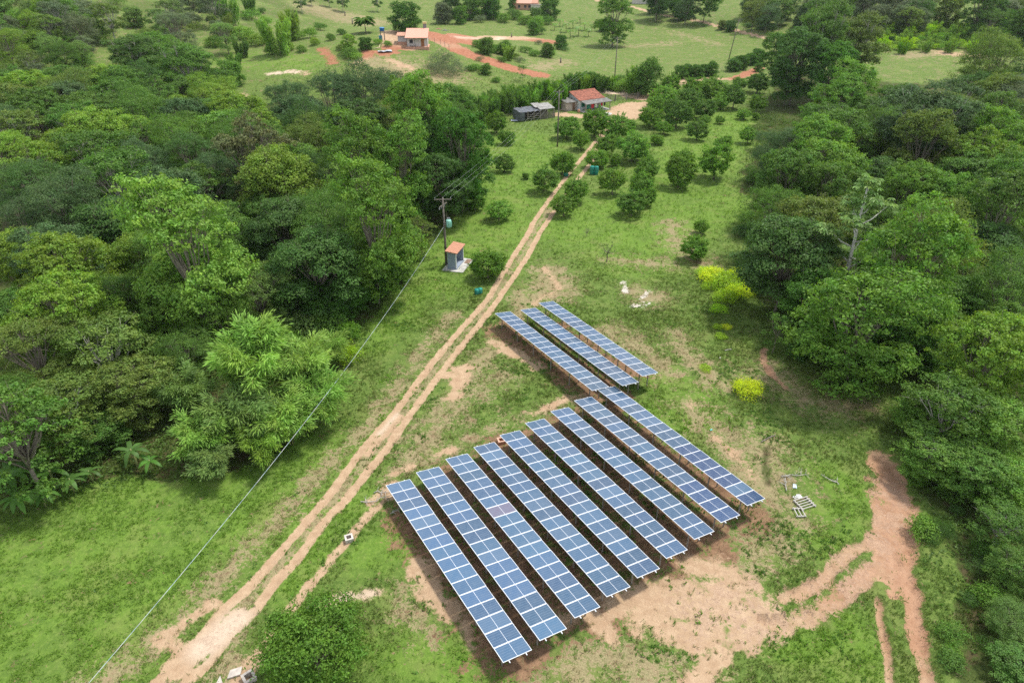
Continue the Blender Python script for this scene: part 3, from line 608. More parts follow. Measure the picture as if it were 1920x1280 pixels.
# bamboo
for i, (k, x, y, r, l) in enumerate([
 ('bamboo_tall', 455, 640, 62, 'tallest bamboo clump with a pointed plume, in the middle of the bamboo'),
 ('bamboo', 560, 665, 58, 'light green bamboo clump next to the yellow flecked bush'),
 ('bamboo2', 590, 720, 55, 'bamboo clump leaning over the hanging cable'),
 ('bamboo', 440, 755, 56, 'bamboo clump with spreading fronds below the pointed plume'),
 ('bamboo2', 530, 765, 55, 'bamboo clump with rounded drooping top'),
 ('bamboo', 375, 800, 46, 'pale bamboo clump closest to the banana plants'),
 ('bamboo2', 480, 812, 45, 'yellowish bamboo clump drooping onto the grass'),
 ('bamboo2', 395, 850, 40, 'low dark bamboo clump at the edge of the grass'),
 ('bamboo', 345, 715, 44, 'dark bamboo clump half hidden among the olive trees'),
 ('bamboo2', 610, 640, 36, 'small bamboo clump farthest from the grass beside the yellow flecked bush')]):
    T(k, x, y, r*1.22, ['bamboo green', 'bamboo green', 'bamboo green', 'pale green', 'bamboo green', 'bamboo green', 'yellow green', 'pale green', 'pale green', 'bamboo green'][i], 'bamboo_clump', 1.0, cat='bamboo', group='bamboo clumps', label=l)
# bananas below the wood
for i, (x, y, r) in enumerate([(12, 885, 52), (52, 862, 48), (92, 880, 44), (128, 895, 36), (30, 925, 44), (245, 840, 46), (72, 920, 38), (165, 880, 30), (278, 858, 32)]):
    T(['banana2', 'banana', 'banana3'][i % 3], x, y, r*.86, 'dark green' if i % 2 else 'deep green', 'banana_plant', 1, cat='banana plant', group='banana plants below the wood')
# hillside scrub in the corner of the valley
for i in range(125):
    x, y = R_.uniform(-20, 430), R_.uniform(-10, 185)
    if y > 60 and x > 200 and R_.random() < .5: continue
    k = R_.choice(['bush_fine', 'bush_fine', 'bush', 'open', 'fine', 'fine2', 'dense_round']); c = R_.choice(['grey green', 'mid green', 'bright green', 'olive', 'yellow green', 'pale green'])
    T(k, x, y, R_.uniform(15, 30), c, 'scrub_tree', R_.uniform(.8, 1.1), group='scrub on the hillside')
for x, y, r, c in [(520, 68, 24, 'lime'), (545, 48, 18, 'yellow green'), (485, 75, 20, 'yellow green'), (455, 62, 20, 'lime'), (500, 42, 16, 'bright green'), (470, 28, 18, 'bright green'), (430, 22, 18, 'bright green'), (420, 50, 16, 'olive'), (400, 78, 16, 'lime'), (560, 68, 14, 'lime'), (580, 62, 15, 'bright green'), (600, 50, 12, 'mid green'), (540, 88, 12, 'yellow green'), (565, 92, 10, 'bright green'), (590, 78, 10, 'yellow green'),
 (450, 92, 14, 'mid green'), (440, 118, 12, 'mid green'), (620, 70, 9, 'mid green'), (490, 20, 8, 'mid green'), (470, 10, 12, 'mid green'), (640, 60, 9, 'mid green'), (505, 95, 12, 'lime')]:
    T(R_.choice(['bush', 'bush2', 'cane']), x, y, r, c, 'bush', R_.uniform(1.0, 1.35), cat='bush', group='bushes on the slope above the wood')
# the wood across from the solar field
for k, x, y, r, c, h in [
 ('tall', 1700, 500, 88, 'bright green', 1.1), ('broad', 1770, 560, 60, 'mid green', .9), ('layered', 1480, 470, 85, 'dark green', 1.0), ('layered', 1530, 545, 72, 'deep green', .9), ('fine', 1590, 590, 68, 'mid green', .8), ('broad2', 1655, 610, 68, 'deep green', .8),
 ('broad', 1720, 640, 55, 'deep green', .7), ('broad2', 1605, 655, 44, 'dark green', .55), ('fine', 1545, 630, 44, 'dark green', .6), ('fine2', 1450, 400, 60, 'mid green', .9), ('broad2', 1480, 330, 64, 'mid green', .9), ('fine', 1465, 280, 44, 'blue green', .9), ('fine2', 1510, 270, 44, 'grey green', .9),
 ('broad', 1560, 350, 66, 'mid green', 1.0), ('umbrella', 1545, 38, 62, 'mid green', 1.2), ('umbrella', 1610, 70, 56, 'olive', 1.1), ('broad2', 1500, 100, 46, 'dark green', 1.1), ('broad', 1465, 90, 34, 'mid green', 1.0), ('broad2', 1560, 120, 44, 'deep green', 1.0), ('fine', 1480, 145, 34, 'deep green', .9), ('tall', 1600, 170, 42, 'bright green', 1.0), ('broad', 1560, 195, 42, 'yellow green', .9), ('open', 1545, 225, 44, 'mid green', .9),
 ('umbrella', 1740, 215, 86, 'blue green', 1.0), ('umbrella', 1810, 235, 56, 'blue green', .95), ('umbrella', 1680, 190, 50, 'mid green', .95), ('fine', 1660, 250, 50, 'mid green', .9), ('broad', 1600, 270, 44, 'lime', .8), ('pom', 1830, 290, 62, 'yellow green', .95), ('broad', 1890, 310, 52, 'yellow green', .95), ('layered', 1790, 370, 66, 'bright green', 1.0), ('layered', 1870, 380, 62, 'bright green', 1.0), ('broad2', 1700, 350, 60, 'bright green', .95), ('layered', 1760, 430, 60, 'mid green', .9), ('layered', 1850, 460, 66, 'dark green', .9), ('fine', 1800, 500, 55, 'deep green', .8), ('fine2', 1900, 520, 50, 'blue green', .8),
 ('fine', 1870, 115, 54, 'olive', 1.1), ('fine2', 1840, 165, 40, 'dark green', .9), ('fine', 1900, 190, 44, 'grey green', 1.0), ('broad', 1650, 330, 44, 'dark green', .9), ('tall', 1650, 430, 50, 'mid green', .9),
 ('broad', 1745, 610, 56, 'bright green', .8), ('tall', 1742, 770, 50, 'bright green', .55), ('broad2', 1738, 870, 44, 'bright green', .5), ('broad2', 1850, 660, 90, 'yellow green', .95), ('broad2', 1900, 620, 62, 'mid green', .95), ('open', 1790, 760, 78, 'mid green', .8), ('broad', 1860, 790, 76, 'bright green', .75), ('open', 1760, 850, 60, 'bright green', .6), ('broad2', 1840, 880, 66, 'mid green', .6), ('broad', 1905, 900, 52, 'bright green', .8), ('open', 1885, 980, 52, 'mid green', .7), ('tall', 1915, 1060, 44, 'mid green', .6), ('fine', 1905, 1160, 52, 'mid green', .4), ('broad', 1925, 1250, 50, 'deep green', .4),
 ]: T(k, x, y, r, c, 'tree', h, group=GRT)
T('cecropia', 1612, 440, 92, 'pale green', 'tree', 1.0, group=GRT, label='pale stemmed tree with star shaped leaf clusters and white branches, rising from the wood')
# shrubs along its foot
for i in range(34):
    x, y = R_.choice([(R_.uniform(1780, 1900), R_.uniform(960, 1270)), (R_.uniform(1490, 1700), R_.uniform(650, 720)), (R_.uniform(1395, 1430), R_.uniform(300, 560)), (R_.uniform(1730, 1800), R_.uniform(900, 1000))])
    T(R_.choice(['bush_fine', 'bush', 'bush2']), x, y, R_.uniform(16, 32)*(.55+.45*y/1280), R_.choice(['mid green', 'deep green', 'dark green', 'bright green']), 'bush', R_.uniform(.7, 1.1), cat='bush', group='bushes along the foot of the wood')
for i, (x, y, r) in enumerate([(1335, 515, 26), (1365, 528, 30), (1358, 555, 26), (1388, 545, 24), (1348, 578, 16), (1320, 508, 16), (1385, 512, 20), (1352, 630, 12), (1345, 612, 10), (1362, 612, 9), (1322, 690, 11), (1330, 535, 14)]):
    T('yellow_bush', x, y, r, 'yellow lime' if i % 3 else 'yellow', 'yellow_bush', .8, cat='bush', group='yellow leaved bushes at the edge of the wood')
T('yellow_bush', 1403, 728, 28, 'yellow', 'yellow_bush', 1.05, cat='bush', label='round bright yellow bush standing alone in the dry grass')
T('sapling', 1460, 612, 25, 'mid green', 'sapling', 1.0, cat='tree', label='slender young tree standing alone before the wood')
T('bare', 1140, 463, 24, 'mid green', 'sapling', 1.0, cat='tree', label='sparse little tree with bare twigs in the middle of the grass')
T('bare', 1101, 431, 11, 'mid green', 'sapling', 1.0, cat='tree', label='tiny sparse sapling where the orchard ends')
T('citrus_big', 590, 1222, 93, 'citrus green', 'citrus_tree', 1.0, label='big glossy citrus tree standing beside the ditch', smin=1)
# orchard
OR = [(1063, 240, 22), (1115, 231, 24), (1090, 262, 19), (950, 258, 15), (946, 306, 19), (1020, 337, 28), (1055, 306, 22), (1160, 241, 27), (1140, 272, 22), (1121, 298, 23), (1187, 277, 28), (1150, 340, 27), (1214, 317, 22), (1203, 347, 22), (1186, 382, 28), (1212, 370, 18), (1080, 360, 24), (1058, 386, 22),
 (1275, 322, 30), (1280, 300, 20), (1343, 303, 31), (1358, 268, 15), (1308, 245, 20), (1404, 254, 17), (1220, 220, 20), (1232, 200, 22), (1245, 180, 24), (1270, 213, 24), (1290, 190, 24), (1300, 165, 22), (1323, 205, 22), (1333, 170, 26), (1377, 182, 22), (1386, 157, 12), (1422, 156, 19), (1420, 194, 18), (1322, 225, 10), (890, 378, 20), (935, 396, 24), (914, 497, 29), (1302, 467, 24), (1315, 425, 15), (1418, 218, 7), (1155, 300, 12), (1215, 300, 10), (985, 330, 6), (930, 230, 20), (1245, 240, 16), (1352, 190, 16), (1258, 160, 18), (1350, 225, 9), (1232, 262, 12), (1395, 215, 12)]
for i, (x, y, r) in enumerate(OR):
    T(['citrus', 'citrus2', 'citrus3'][i % 3], x, y, r*.96, R_.choice(['citrus green', 'citrus green', 'mid green', 'bright green']), 'citrus_tree', R_.uniform(.82, 1.2), group=GO)
T('dense_round', 1215, 140, 27, 'mid green', 'tree', 1.25, label='taller dark leafy tree beside the gate')
# clipped row along the road, hedge of tall canes behind the farmhouse
for x, y, r in [(1278, 133, 13), (1290, 130, 12), (1306, 132, 13), (1322, 130, 12), (1336, 127, 14), (1375, 120, 13), (1392, 115, 14), (1408, 110, 12), (1421, 103, 14), (1425, 125, 9)]:
    T('dense_round', x, y, r, 'deep green', 'hedge_tree', .9, group='dark rounded trees in the row along the road')
for i in range(46):
    f = i/45; x = 850+f*350+R_.uniform(-5, 5); y = 205-52*f**.9+R_.uniform(-9, 9)+ (4 if x < 930 else 0)
    if 1055 < x < 1150 and y > 158: y = 156
    T('cane' if R_.random() < .7 else 'bush2', x, y, R_.uniform(13, 19)*(.8 if 1055 < x < 1150 else 1), R_.choice(['fresh green', 'bright green', 'lime', 'mid green']), 'cane_plant', R_.uniform(.9, 1.25), cat='tall plant', group='tall plants of the thicket behind the farmhouse')
for x, y, r, c in [(1105, 148, 15, 'deep green'), (1085, 150, 14, 'deep green'), (1120, 152, 12, 'dark green')]:
    T('dense_round', x, y, r, c, 'tree', 1.0, group='dark trees behind the farmhouse roof')
# around the red bank and the pink roofed house
for k, x, y, r, c in [('bush2', 897, 83, 13, 'mid green'), ('dense_round', 912, 84, 15, 'mid green'), ('bush2', 925, 92, 14, 'bright green'), ('dense_round', 948, 88, 13, 'mid green'), ('cane', 950, 98, 12, 'lime'), ('bush', 965, 105, 11, 'olive'), ('bush', 985, 93, 12, 'mid green'), ('bush2', 1003, 100, 11, 'bright green'), ('dense_round', 1025, 92, 13, 'mid green'), ('bush2', 1032, 97, 11, 'bright green'), ('dense_round', 1052, 78, 13, 'deep green'), ('bush_fine', 1060, 92, 9, 'dark green'), ('bush_fine', 975, 112, 10, 'grey green'), ('bush2', 892, 126, 11, 'bright green'), ('dense_round', 912, 128, 10, 'mid green'), ('bush', 880, 128, 10, 'mid green'),
 ('bush_fine', 832, 112, 30, 'grey green'), ('bush_fine', 850, 130, 24, 'grey green'), ('bush_fine', 815, 128, 22, 'grey green'), ('bush_fine', 1010, 80, 9, 'grey green'), ('bush', 940, 112, 9, 'mid green'), ('bush2', 930, 150, 9, 'bright green'), ('bush_fine', 900, 110, 9, 'grey green')]:
    T(k, x, y, r, c, 'bush', 1.0, cat='bush', group='bushes round the red earth road')
T('sapling', 980, 131, 11, 'mid green', 'tree', .8, label='lone little round headed tree on the verge of the red road')
T('palm', 684, 45, 19, 'mid green', 'palm_tree', 1.0, cat='palm', label='coconut palm beside the pink roofed house', rz=1)
T('dense_round', 757, 28, 26, 'deep green', 'tree', 1.0, label='dark broad tree behind the pink roofed house')
T('dense_round', 685, 80, 14, 'deep green', 'tree', .8, label='dark bush-like tree at the foot of the coconut palm')
T('bush2', 727, 82, 8, 'bright green', 'bush', 1.2, cat='bush', label='little papaya-like bush against the side wall of the pink roofed house')
for k, x, y, r, c in [('broad', 652, 75, 13, 'yellow green'), ('bush2', 655, 98, 17, 'bright green'), ('bush', 668, 105, 12, 'lime'), ('bush2', 640, 88, 10, 'olive'), ('bush', 708, 78, 9, 'fresh green')]:
    T(k, x, y, r, c, 'bush', 1.0, cat='bush', group='bushes in the garden by the coconut palm')
T('tall', 1152, 26, 31, 'bright green', 'tree', .85, label='tall spreading tree with a pale trunk alone in the meadow')
T('dense_round', 1133, 46, 13, 'deep green', 'tree', .8, label='dark low tree leaning against the spreading meadow tree')
for k, x, y, r, c in [('tall', 925, 12, 15, 'deep green'), ('broad', 905, 8, 15, 'mid green'), ('broad2', 880, 12, 16, 'mid green'), ('broad', 850, 8, 16, 'dark green'), ('dense_round', 830, 22, 14, 'grey green'), ('broad', 865, 26, 12, 'mid green'), ('dense_round', 1028, 14, 15, 'deep green'), ('dense_round', 1003, 27, 10, 'mid green'), ('bush2', 965, 28, 13, 'mid green'), ('bush2', 985, 38, 12, 'bright green'), ('bush2', 1005, 42, 14, 'bright green'), ('bush', 1025, 38, 12, 'mid green'), ('bush2', 945, 34, 12, 'bright green'), ('dense_round', 1000, 50, 10, 'mid green'), ('broad', 963, 3, 9, 'deep green'), ('bush', 1015, 58, 10, 'mid green'), ('bush', 900, 36, 10, 'grey green')]:
    T('dense_round' if k in ('tall', 'broad', 'broad2') else k, x, y, r*1.15, c, 'tree', 1.15, group='trees round the brick house on the rise')
for i, (x, y, r) in enumerate([(1050, 36, 10), (1062, 44, 12), (1075, 38, 11), (1085, 50, 13), (1097, 42, 11), (1104, 54, 11), (1070, 56, 11), (1052, 54, 9), (1088, 32, 8), (1110, 46, 9), (1040, 44, 9)]):
    T(['banana', 'banana2'][i % 2], x, y, r, 'pale green' if i % 2 else 'bright green', 'banana_plant', 1, cat='banana plant', group='banana plants on the rise above the meadow')
for x, y, r in [(563, -2, 12), (640, -4, 12), (705, -2, 11), (615, -8, 10), (582, -8, 9)]:
    T('open', x, y, r, 'dark green', 'tree', 1.1, group='thin trees along the top of the pasture')
# far woods and the young plantation
for i in range(62):
    x = R_.uniform(1205, 1940); y = R_.uniform(-22, 34)+max(0, (x-1500))*.02
    if x < 1270 and y > 2: continue
    if x < 1420 and y > 26: continue
    T(R_.choice(['broad', 'fine', 'dense_round', 'broad2', 'dense_round', 'fine2']), x, y, R_.uniform(16, 28), R_.choice(['mid green', 'dark green', 'deep green', 'blue green', 'olive', 'grey green']), 'tree', R_.uniform(.8, 1.2), group='trees of the far wood beyond the plantation')
n = 0
for row in range(6):
    for j in range(20):
        x = 1650+j*14.6+row*3+R_.uniform(-3, 3); y = 90-row*7.2-(x-1665)*.03+R_.uniform(-1.5, 1.5)
        if x > 1935: continue
        T(['cane', 'bush2', 'bush'][j % 3], x, y, R_.uniform(8.5, 11), R_.choice(['lime', 'lime', 'yellow lime', 'fresh green']), 'young_tree', 1.0, group='young trees in rows on the far plantation', smin=.2); n += 1
for i in range(36):
    x = R_.uniform(1290, 1680); y = 42+(x-1290)*.07+R_.uniform(-8, 6)
    T(R_.choice(['bush', 'bush_fine', 'dense_round']), x, y, R_.uniform(5, 10), R_.choice(['mid green', 'olive', 'dark green']), 'bush', 1.0, cat='bush', group='bushes beyond the far road')
# fill the two woods so that no gap opens between the trees placed above
FILLS = [([(-70, 870), (60, 850), (190, 800), (215, 745), (300, 640), (420, 560), (560, 540), (690, 505), (760, 440), (830, 380), (890, 300), (870, 210), (760, 185), (600, 195), (480, 225), (430, 180), (300, 150), (-70, 140)], GL, ['fine', 'fine2', 'broad', 'broad2', 'layered', 'pom', 'open'], ['mid green', 'dark green', 'blue green', 'yellow green', 'mid green', 'mid green', 'olive', 'bright green']),
 ([(1455, 250), (1440, 330), (1450, 430), (1490, 530), (1560, 620), (1700, 640), (1790, 680), (1780, 850), (1850, 930), (1880, 1010), (1990, 1300), (2000, 100), (1880, 150), (1700, 220), (1600, 200), (1520, 150)], GRT, ['fine', 'broad', 'broad2', 'layered', 'umbrella', 'tall'], ['mid green', 'dark green', 'mid green', 'bright green', 'olive', 'bright green'])]
occ = [(i['root'].location.x, i['root'].location.y, 4.4*i['root'].scale.x) for i in ITEMS if i['name'] in ('tree', 'bamboo_clump')]
for poly, grp, kinds, cols in FILLS:
    P = np.array(poly, float); q = world_poly([(x, y+20) for x, y in poly]); x0, x1, y0, y1 = q[:, 0].min()-20, q[:, 0].max()+20, 25, min(q[:, 1].max()+20, 330)
    made = 0
    for _ in range(9000):
        x, y = R_.uniform(x0, x1), R_.uniform(y0, y1)
        R = R_.uniform(3.9, 5.8)+y*.006; k = R_.choice(kinds); R = min(R, PROTO[k]['R']*1.16); hc = PROTO[k]['hc']*R/PROTO[k]['R']
        px, py, dep = project(x, y, float(hz(x, y))+hc*.95)
        rp = R*FPX/float(dep)*.75
        if not pip(P, np.array([px, px-rp, px+rp]), np.array([py, py, py+rp*.3])).all(): continue
        if any((x-a)**2+(y-b)**2 < (.68*(R+c))**2 for a, b, c in occ): continue
        occ.append((x, y, R)); made += 1
        T(k, float(px), float(py), R*FPX/float(dep), R_.choice(cols), 'tree', R_.uniform(.8, 1.0), group=grp)
        if made > 80: break
    print('filled', grp, made)

def undergrowth():
    r = np.random.default_rng(77); P = []; c = []
    for poly in (WLF, WRF):
        x = r.uniform(-75, 75, 90000); y = r.uniform(30, 175, 90000); px, py, dep = project(x, y, hz(x, y)); k = pip(poly, x+r.normal(size=x.shape)*1.2, y+r.normal(size=x.shape)*1.2) & (px > -100) & (px < 2020) & (fbm(x/3, y/3, 61, 3) > .42); x, y = x[k], y[k]
        h = .25+1.1*sm(.42, .7, fbm(x/3, y/3, 61, 3)); g = np.repeat(np.arange(len(x)), 5); q = np.stack([x[g], y[g], hz(x[g], y[g])], -1)+r.normal(size=(len(g), 3))*np.array([.35, .35, 0]); q[:, 2] += .08+h[g]*r.random(len(g)); P.append(q); c.append(np.array([.09, .16, .03])*(.6+.9*fbm(q[:, 0]/2, q[:, 1]/2, 63, 2))[:, None])
    P = np.concatenate(P); c = np.concatenate(c); V, F = leaf_cards(P, r.normal(size=P.shape)+[0, 0, 1.2], .34, .16, r); tag(obj('undergrowth', mk('undergrowth', V, F, M_LEAF, np.repeat(c, 4, 0))), 'low leafy undergrowth along the edges and under the trees of both woods', kind='stuff')
undergrowth()
# ---- labels: what it looks like, then what it stands by, then its turn along the row
MARKS = [(250, 850, 'banana plants'), (60, 880, 'banana plants'), (450, 720, 'bamboo'), (345, 455, 'tall lime green tree'), (470, 285, 'brownish domed tree'), (640, 662, 'yellow flecked bush'), (780, 440, 'transformer pole'), (850, 490, 'meter kiosk'),
 (690, 390, 'bright tall trees'), (870, 290, 'wood near the shed'), (640, 170, 'slope of the pink roofed house'), (340, 110, 'hillside trees'), (120, 60, 'bare scrub hillside'), (120, 390, 'bluish trees inside the wood'), (185, 245, 'yellow green trees inside the wood'), (190, 650, 'olive trees'),
 (770, 55, 'pink roofed house'), (985, 15, 'brick house on the rise'), (1100, 185, 'farmhouse'), (990, 205, 'cattle shed'), (1195, 180, 'gate'), (1045, 240, 'pole in the orchard'), (1156, 110, 'pole in the meadow'), (1370, 80, 'leaning pole by the road'), (1020, 330, 'green drums'), (1130, 320, 'track through the orchard'), (1250, 320, 'middle of the orchard'), (1350, 290, 'wood side of the orchard'), (1300, 200, 'upper orchard'), (1400, 180, 'end of the gate road'),
 (1150, 40, 'meadow tree'), (920, 90, 'red earth road'), (1040, 80, 'end of the red bank'), (520, 70, 'slope above the wood'), (1612, 440, 'white branched tree'), (1360, 540, 'yellow leaved bushes'), (1460, 610, 'slender young tree'), (1590, 660, 'shaded clearing'), (1700, 500, 'big bright tree of the wood'), (1740, 215, 'broad flat bluish tree'), (1545, 50, 'high umbrella tree'), (1480, 300, 'orchard edge of the wood'), (1830, 330, 'yellowish trees'), (1870, 120, 'far plantation'), (1800, 30, 'far wood'), (1350, 20, 'far road'),
 (1830, 700, 'rutted side road'), (1780, 900, 'bend of the side road'), (1880, 1150, 'shaded bank of the side road'), (1760, 70, 'young plantation'), (600, 10, 'top of the pasture'), (1350, 128, 'clipped row by the road')]
FORM = dict(broad='leafy', broad2='rough crowned', tall='tall rounded', fine='fine leaved', fine2='feathery', layered='tiered', umbrella='flat topped', pom='domed', open='open crowned', citrus='round', citrus2='bushy', citrus3='low', bush='leafy', bush2='loose', bush_fine='fine twiggy', yellow_bush='spiky leaved', cane='upright', dense_round='dense round', sapling='slender', bare='sparse', banana='broad leaved', banana2='tall broad leaved', banana3='low broad leaved', bamboo='arching', bamboo2='drooping', cecropia='star leaved', palm='feathered', citrus_big='big')
ORD = ['', 'second', 'third', 'fourth', 'fifth', 'sixth', 'seventh', 'eighth', 'ninth', 'tenth', 'eleventh', 'twelfth', 'thirteenth', 'fourteenth', 'fifteenth', 'sixteenth', 'seventeenth', 'eighteenth', 'nineteenth', 'twentieth']
def label_items():
    groups = {}
    for it in ITEMS:
        if not it['auto']: continue
        m = min(MARKS, key=lambda m: math.hypot(m[0]-it['px'], m[1]-it['py'])); dx, dy = it['px']-m[0], it['py']-m[1]
        rel = 'beyond' if dy < -abs(dx)*.6 else ('in front of' if dy > abs(dx)*.6 else 'beside'); d = math.hypot(dx, dy)
        noun = {'tree': 'tree', 'scrub_tree': 'scrub tree', 'bush': 'bush', 'yellow_bush': 'bush', 'citrus_tree': 'citrus tree', 'banana_plant': 'banana plant', 'hedge_tree': 'clipped tree', 'cane_plant': 'thicket plant', 'young_tree': 'young tree', 'sapling': 'young tree'}.get(it['name'], it['name'].replace('_', ' '))
        key = (it['colour'], FORM[it['kind']], noun, rel, m[2]); it['d'] = d; groups.setdefault(key, []).append(it)
    for (c, f, noun, rel, m), L in groups.items():
        if len(m.split()) > 5: m = ' '.join(w for w in m.split() if w not in ('tall', 'bright', 'bare'))
        L.sort(key=lambda i: i['d'])
        for n_, it in enumerate(L):
            pre = '' if len(L) == 1 else (('closest ' if n_ == 0 else ORD[min(n_, 19)]+' closest ').replace('closest', 'nearest'))
            f_ = f if len(f'{pre}{c} {f} {noun} {rel} the {m}'.split()) <= 16 else f.split()[0]
            it['root']['label'] = f'{pre}{c} {f_} {noun} {rel} the {m}'
label_items()
# ------------------------------------------------------------------ grass and weeds nobody could count
def grass(name, n, box, ln, wd, per, seed, pick, label_):
    r = np.random.default_rng(seed); x = r.uniform(box[0], box[1], n); y = box[2]+(box[3]-box[2])*r.random(n)
    z = hz(x, y); px, py, dep = project(x, y, z); k = (px > -60) & (px < 1980) & (py > -20) & (py < 1330); x, y = x[k], y[k]
    f, ow = fields(x, y); keep, col = pick(r, x, y, f, ow); x, y, col = x[keep], y[keep], col[keep]; f = {a: b[keep] for a, b in f.items()}
    z = hz(x, y)-.07*f['dirt']; m = len(x); g = np.repeat(np.arange(m), per); s = (.7+.6*r.random(m))[g]
    P = np.stack([x[g]+r.normal(size=m*per)*ln*.35, y[g]+r.normal(size=m*per)*ln*.35, z[g]+ln*.32*s], -1)
    D = r.normal(size=P.shape)*.75; D[:, 2] = abs(D[:, 2])+.45; Nn = r.normal(size=P.shape)+np.array([0, 0, 1.2])
    V, F = leaf_cards(P, Nn, ln, wd, r, dirs=D); V = V.reshape(-1, 4, 3); V[:, :, 2] = np.maximum(V[:, :, 2], z[g][:, None]-.03)
    c = col[g]*(.8+.4*r.random((m*per, 1)))
    o = obj(name, mk(name, V.reshape(-1, 3), F, M_LEAF, np.repeat(c, 4, 0))); tag(o, label_, kind='stuff'); return o
def pick_grass(r, x, y, f, ow):
    n = fbm(x/5, y/5, 71, 4); n2 = fbm(x/1.6, y/1.6, 73, 3)
    cover = (1-f['dirt'])*(1-f['white'])*(1-.8*f['soil'])*(1-.85*f['dry'])*sm(.3, .62, n2*.6+n*.4)*sm(96, 70, y+0*x) if y.max() < 97 else (1-f['dirt'])*(1-.7*f['dry'])*(.3+.9*n2)*sm(68, 94, y); keep = r.random(len(x)) < cover
    lush = np.array([.16, .29, .036]); base = np.array([.145, .228, .048]); yel = np.array([.24, .28, .06]); dk = np.array([.095, .18, .03])
    n3 = fbm(x/1.3, y/2.6, 75, 3); t = np.clip(sm(.4, .6, n)+1.1*sm(.5, .68, n3), 0, 1.5)[:, None]; c = base*(1-t)+dk*t*.6+yel*.25*t; l = (f['lush']*.8)[:, None]; c = c*(1-l)+lush*l
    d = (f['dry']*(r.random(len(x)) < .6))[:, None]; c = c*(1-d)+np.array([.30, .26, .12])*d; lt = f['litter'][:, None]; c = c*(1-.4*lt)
    return keep, c
def pick_straw(r, x, y, f, ow):
    n2 = fbm(x/2.2, y/2.2, 91, 3); keep = r.random(len(x)) < (f['dry']*.8+.015+.10*((x > -14) & (x < 30) & (y > 24) & (y < 80)))*(1-f['dirt'])*sm(.35, .6, n2)
    return keep, np.array([.38, .33, .18])*(.7+.5*r.random((len(x), 1)))
def pick_weed(r, x, y, f, ow):
    n2 = fbm(x/3.0, y/3.0, 95, 3); fieldz = ((x > -14) & (x < 26) & (y > 26) & (y < 74))
    cover = sm(.54, .68, n2)*(.05+.45*fieldz)*(1-f['dirt'])*(1-f['white']); keep = r.random(len(x)) < cover
    n3 = fbm(x/6, y/6, 97, 2)[:, None]; return keep, np.array([.10, .20, .036])*(.8+.8*n3)+np.array([.06, .09, .0])*sm(.5, .65, n3)
grass('grass', 170000, (-46, 46, 22, 96), .26, .05, 4, 101, pick_grass, 'short green grass covering the ground beside the track and around the solar tables')
grass('pasture_grass', 60000, (-70, 110, 68, 215), .42, .09, 3, 103, pick_grass, 'bright grass under the orchard and over the meadow')
grass('dry_grass', 60000, (-46, 46, 22, 90), .34, .03, 4, 105, pick_straw, 'straw coloured dry grass on the verges of the track and beyond the solar tables')
grass('weeds', 50000, (-30, 40, 23, 90), .26, .11, 5, 107, pick_weed, 'dark leafy weeds between and around the solar tables')
# ------------------------------------------------------------------ built things
def D2(p): return Vector((p[0], p[1], float(hz(p[0], p[1]))))
M_ALU = simple('aluminium_frame', (.78, .80, .83), .45, .08, 4, .0, spec=.5)
M_STEEL = simple('galvanised_post', (.30, .27, .24), .6, .35, 8, .2)
def cell_material():
    m, nt, N, L = mat('solar_cells')
    o = N.new('ShaderNodeOutputMaterial'); b = N.new('ShaderNodeBsdfPrincipled'); L.new(b.outputs[0], o.inputs[0])
    oi = N.new('ShaderNodeObjectInfo'); tc = N.new('ShaderNodeTexCoord'); s = N.new('ShaderNodeSeparateXYZ'); L.new(tc.outputs['Object'], s.inputs[0])
    def line(src, per, w, off=0.):
        a = N.new('ShaderNodeMath'); a.operation = 'MULTIPLY_ADD'; a.inputs[1].default_value = 1/per; a.inputs[2].default_value = off; L.new(src, a.inputs[0])
        f = N.new('ShaderNodeMath'); f.operation = 'FRACT'; L.new(a.outputs[0], f.inputs[0]); c = N.new('ShaderNodeMath'); c.operation = 'LESS_THAN'; c.inputs[1].default_value = w; L.new(f.outputs[0], c.inputs[0]); return c.outputs[0]
    l1 = line(s.outputs[0], .1765, .07); l2 = line(s.outputs[1], .0845, .05); l3 = line(s.outputs[0], .0353, .06)
    mx = N.new('ShaderNodeMath'); mx.operation = 'MAXIMUM'; L.new(l1, mx.inputs[0]); L.new(l2, mx.inputs[1])
    k = N.new('ShaderNodeMath'); k.operation = 'MULTIPLY_ADD'; k.inputs[1].default_value = .25; L.new(l3, k.inputs[0]); L.new(mx.outputs[0], k.inputs[2])
    c = N.new('ShaderNodeMix'); c.data_type = 'RGBA'; c.inputs[7].default_value = (.16, .24, .34, 1); L.new(oi.outputs['Color'], c.inputs[6]); k.use_clamp = True; L.new(k.outputs[0], c.inputs[0])
    n = N.new('ShaderNodeTexNoise'); n.inputs['Scale'].default_value = 2.2; n.inputs['Detail'].default_value = 5; L.new(tc.outputs['Object'], n.inputs['Vector'])
    d = N.new('ShaderNodeMix'); d.data_type = 'RGBA'; d.inputs[7].default_value = (.14, .18, .23, 1); r = N.new('ShaderNodeMapRange'); r.inputs[1].default_value = .35; r.inputs[2].default_value = .8; r.inputs[4].default_value = .35; L.new(n.outputs['Fac'], r.inputs[0]); L.new(r.outputs[0], d.inputs[0]); L.new(c.outputs[2], d.inputs[6])
    L.new(d.outputs[2], b.inputs['Base Color']); b.inputs['Roughness'].default_value = .14; b.inputs['Specular IOR Level'].default_value = .6; b.inputs['Coat Weight'].default_value = .15; b.inputs['Coat Roughness'].default_value = .06
    return m
M_CELL = cell_material()
PITCHM, MW, ML = 1.15, 1.125, 2.1
cells = MB().box(.02, MW-.02, .02, ML-.02, -.030, .003).mesh('solar_panel', M_CELL)
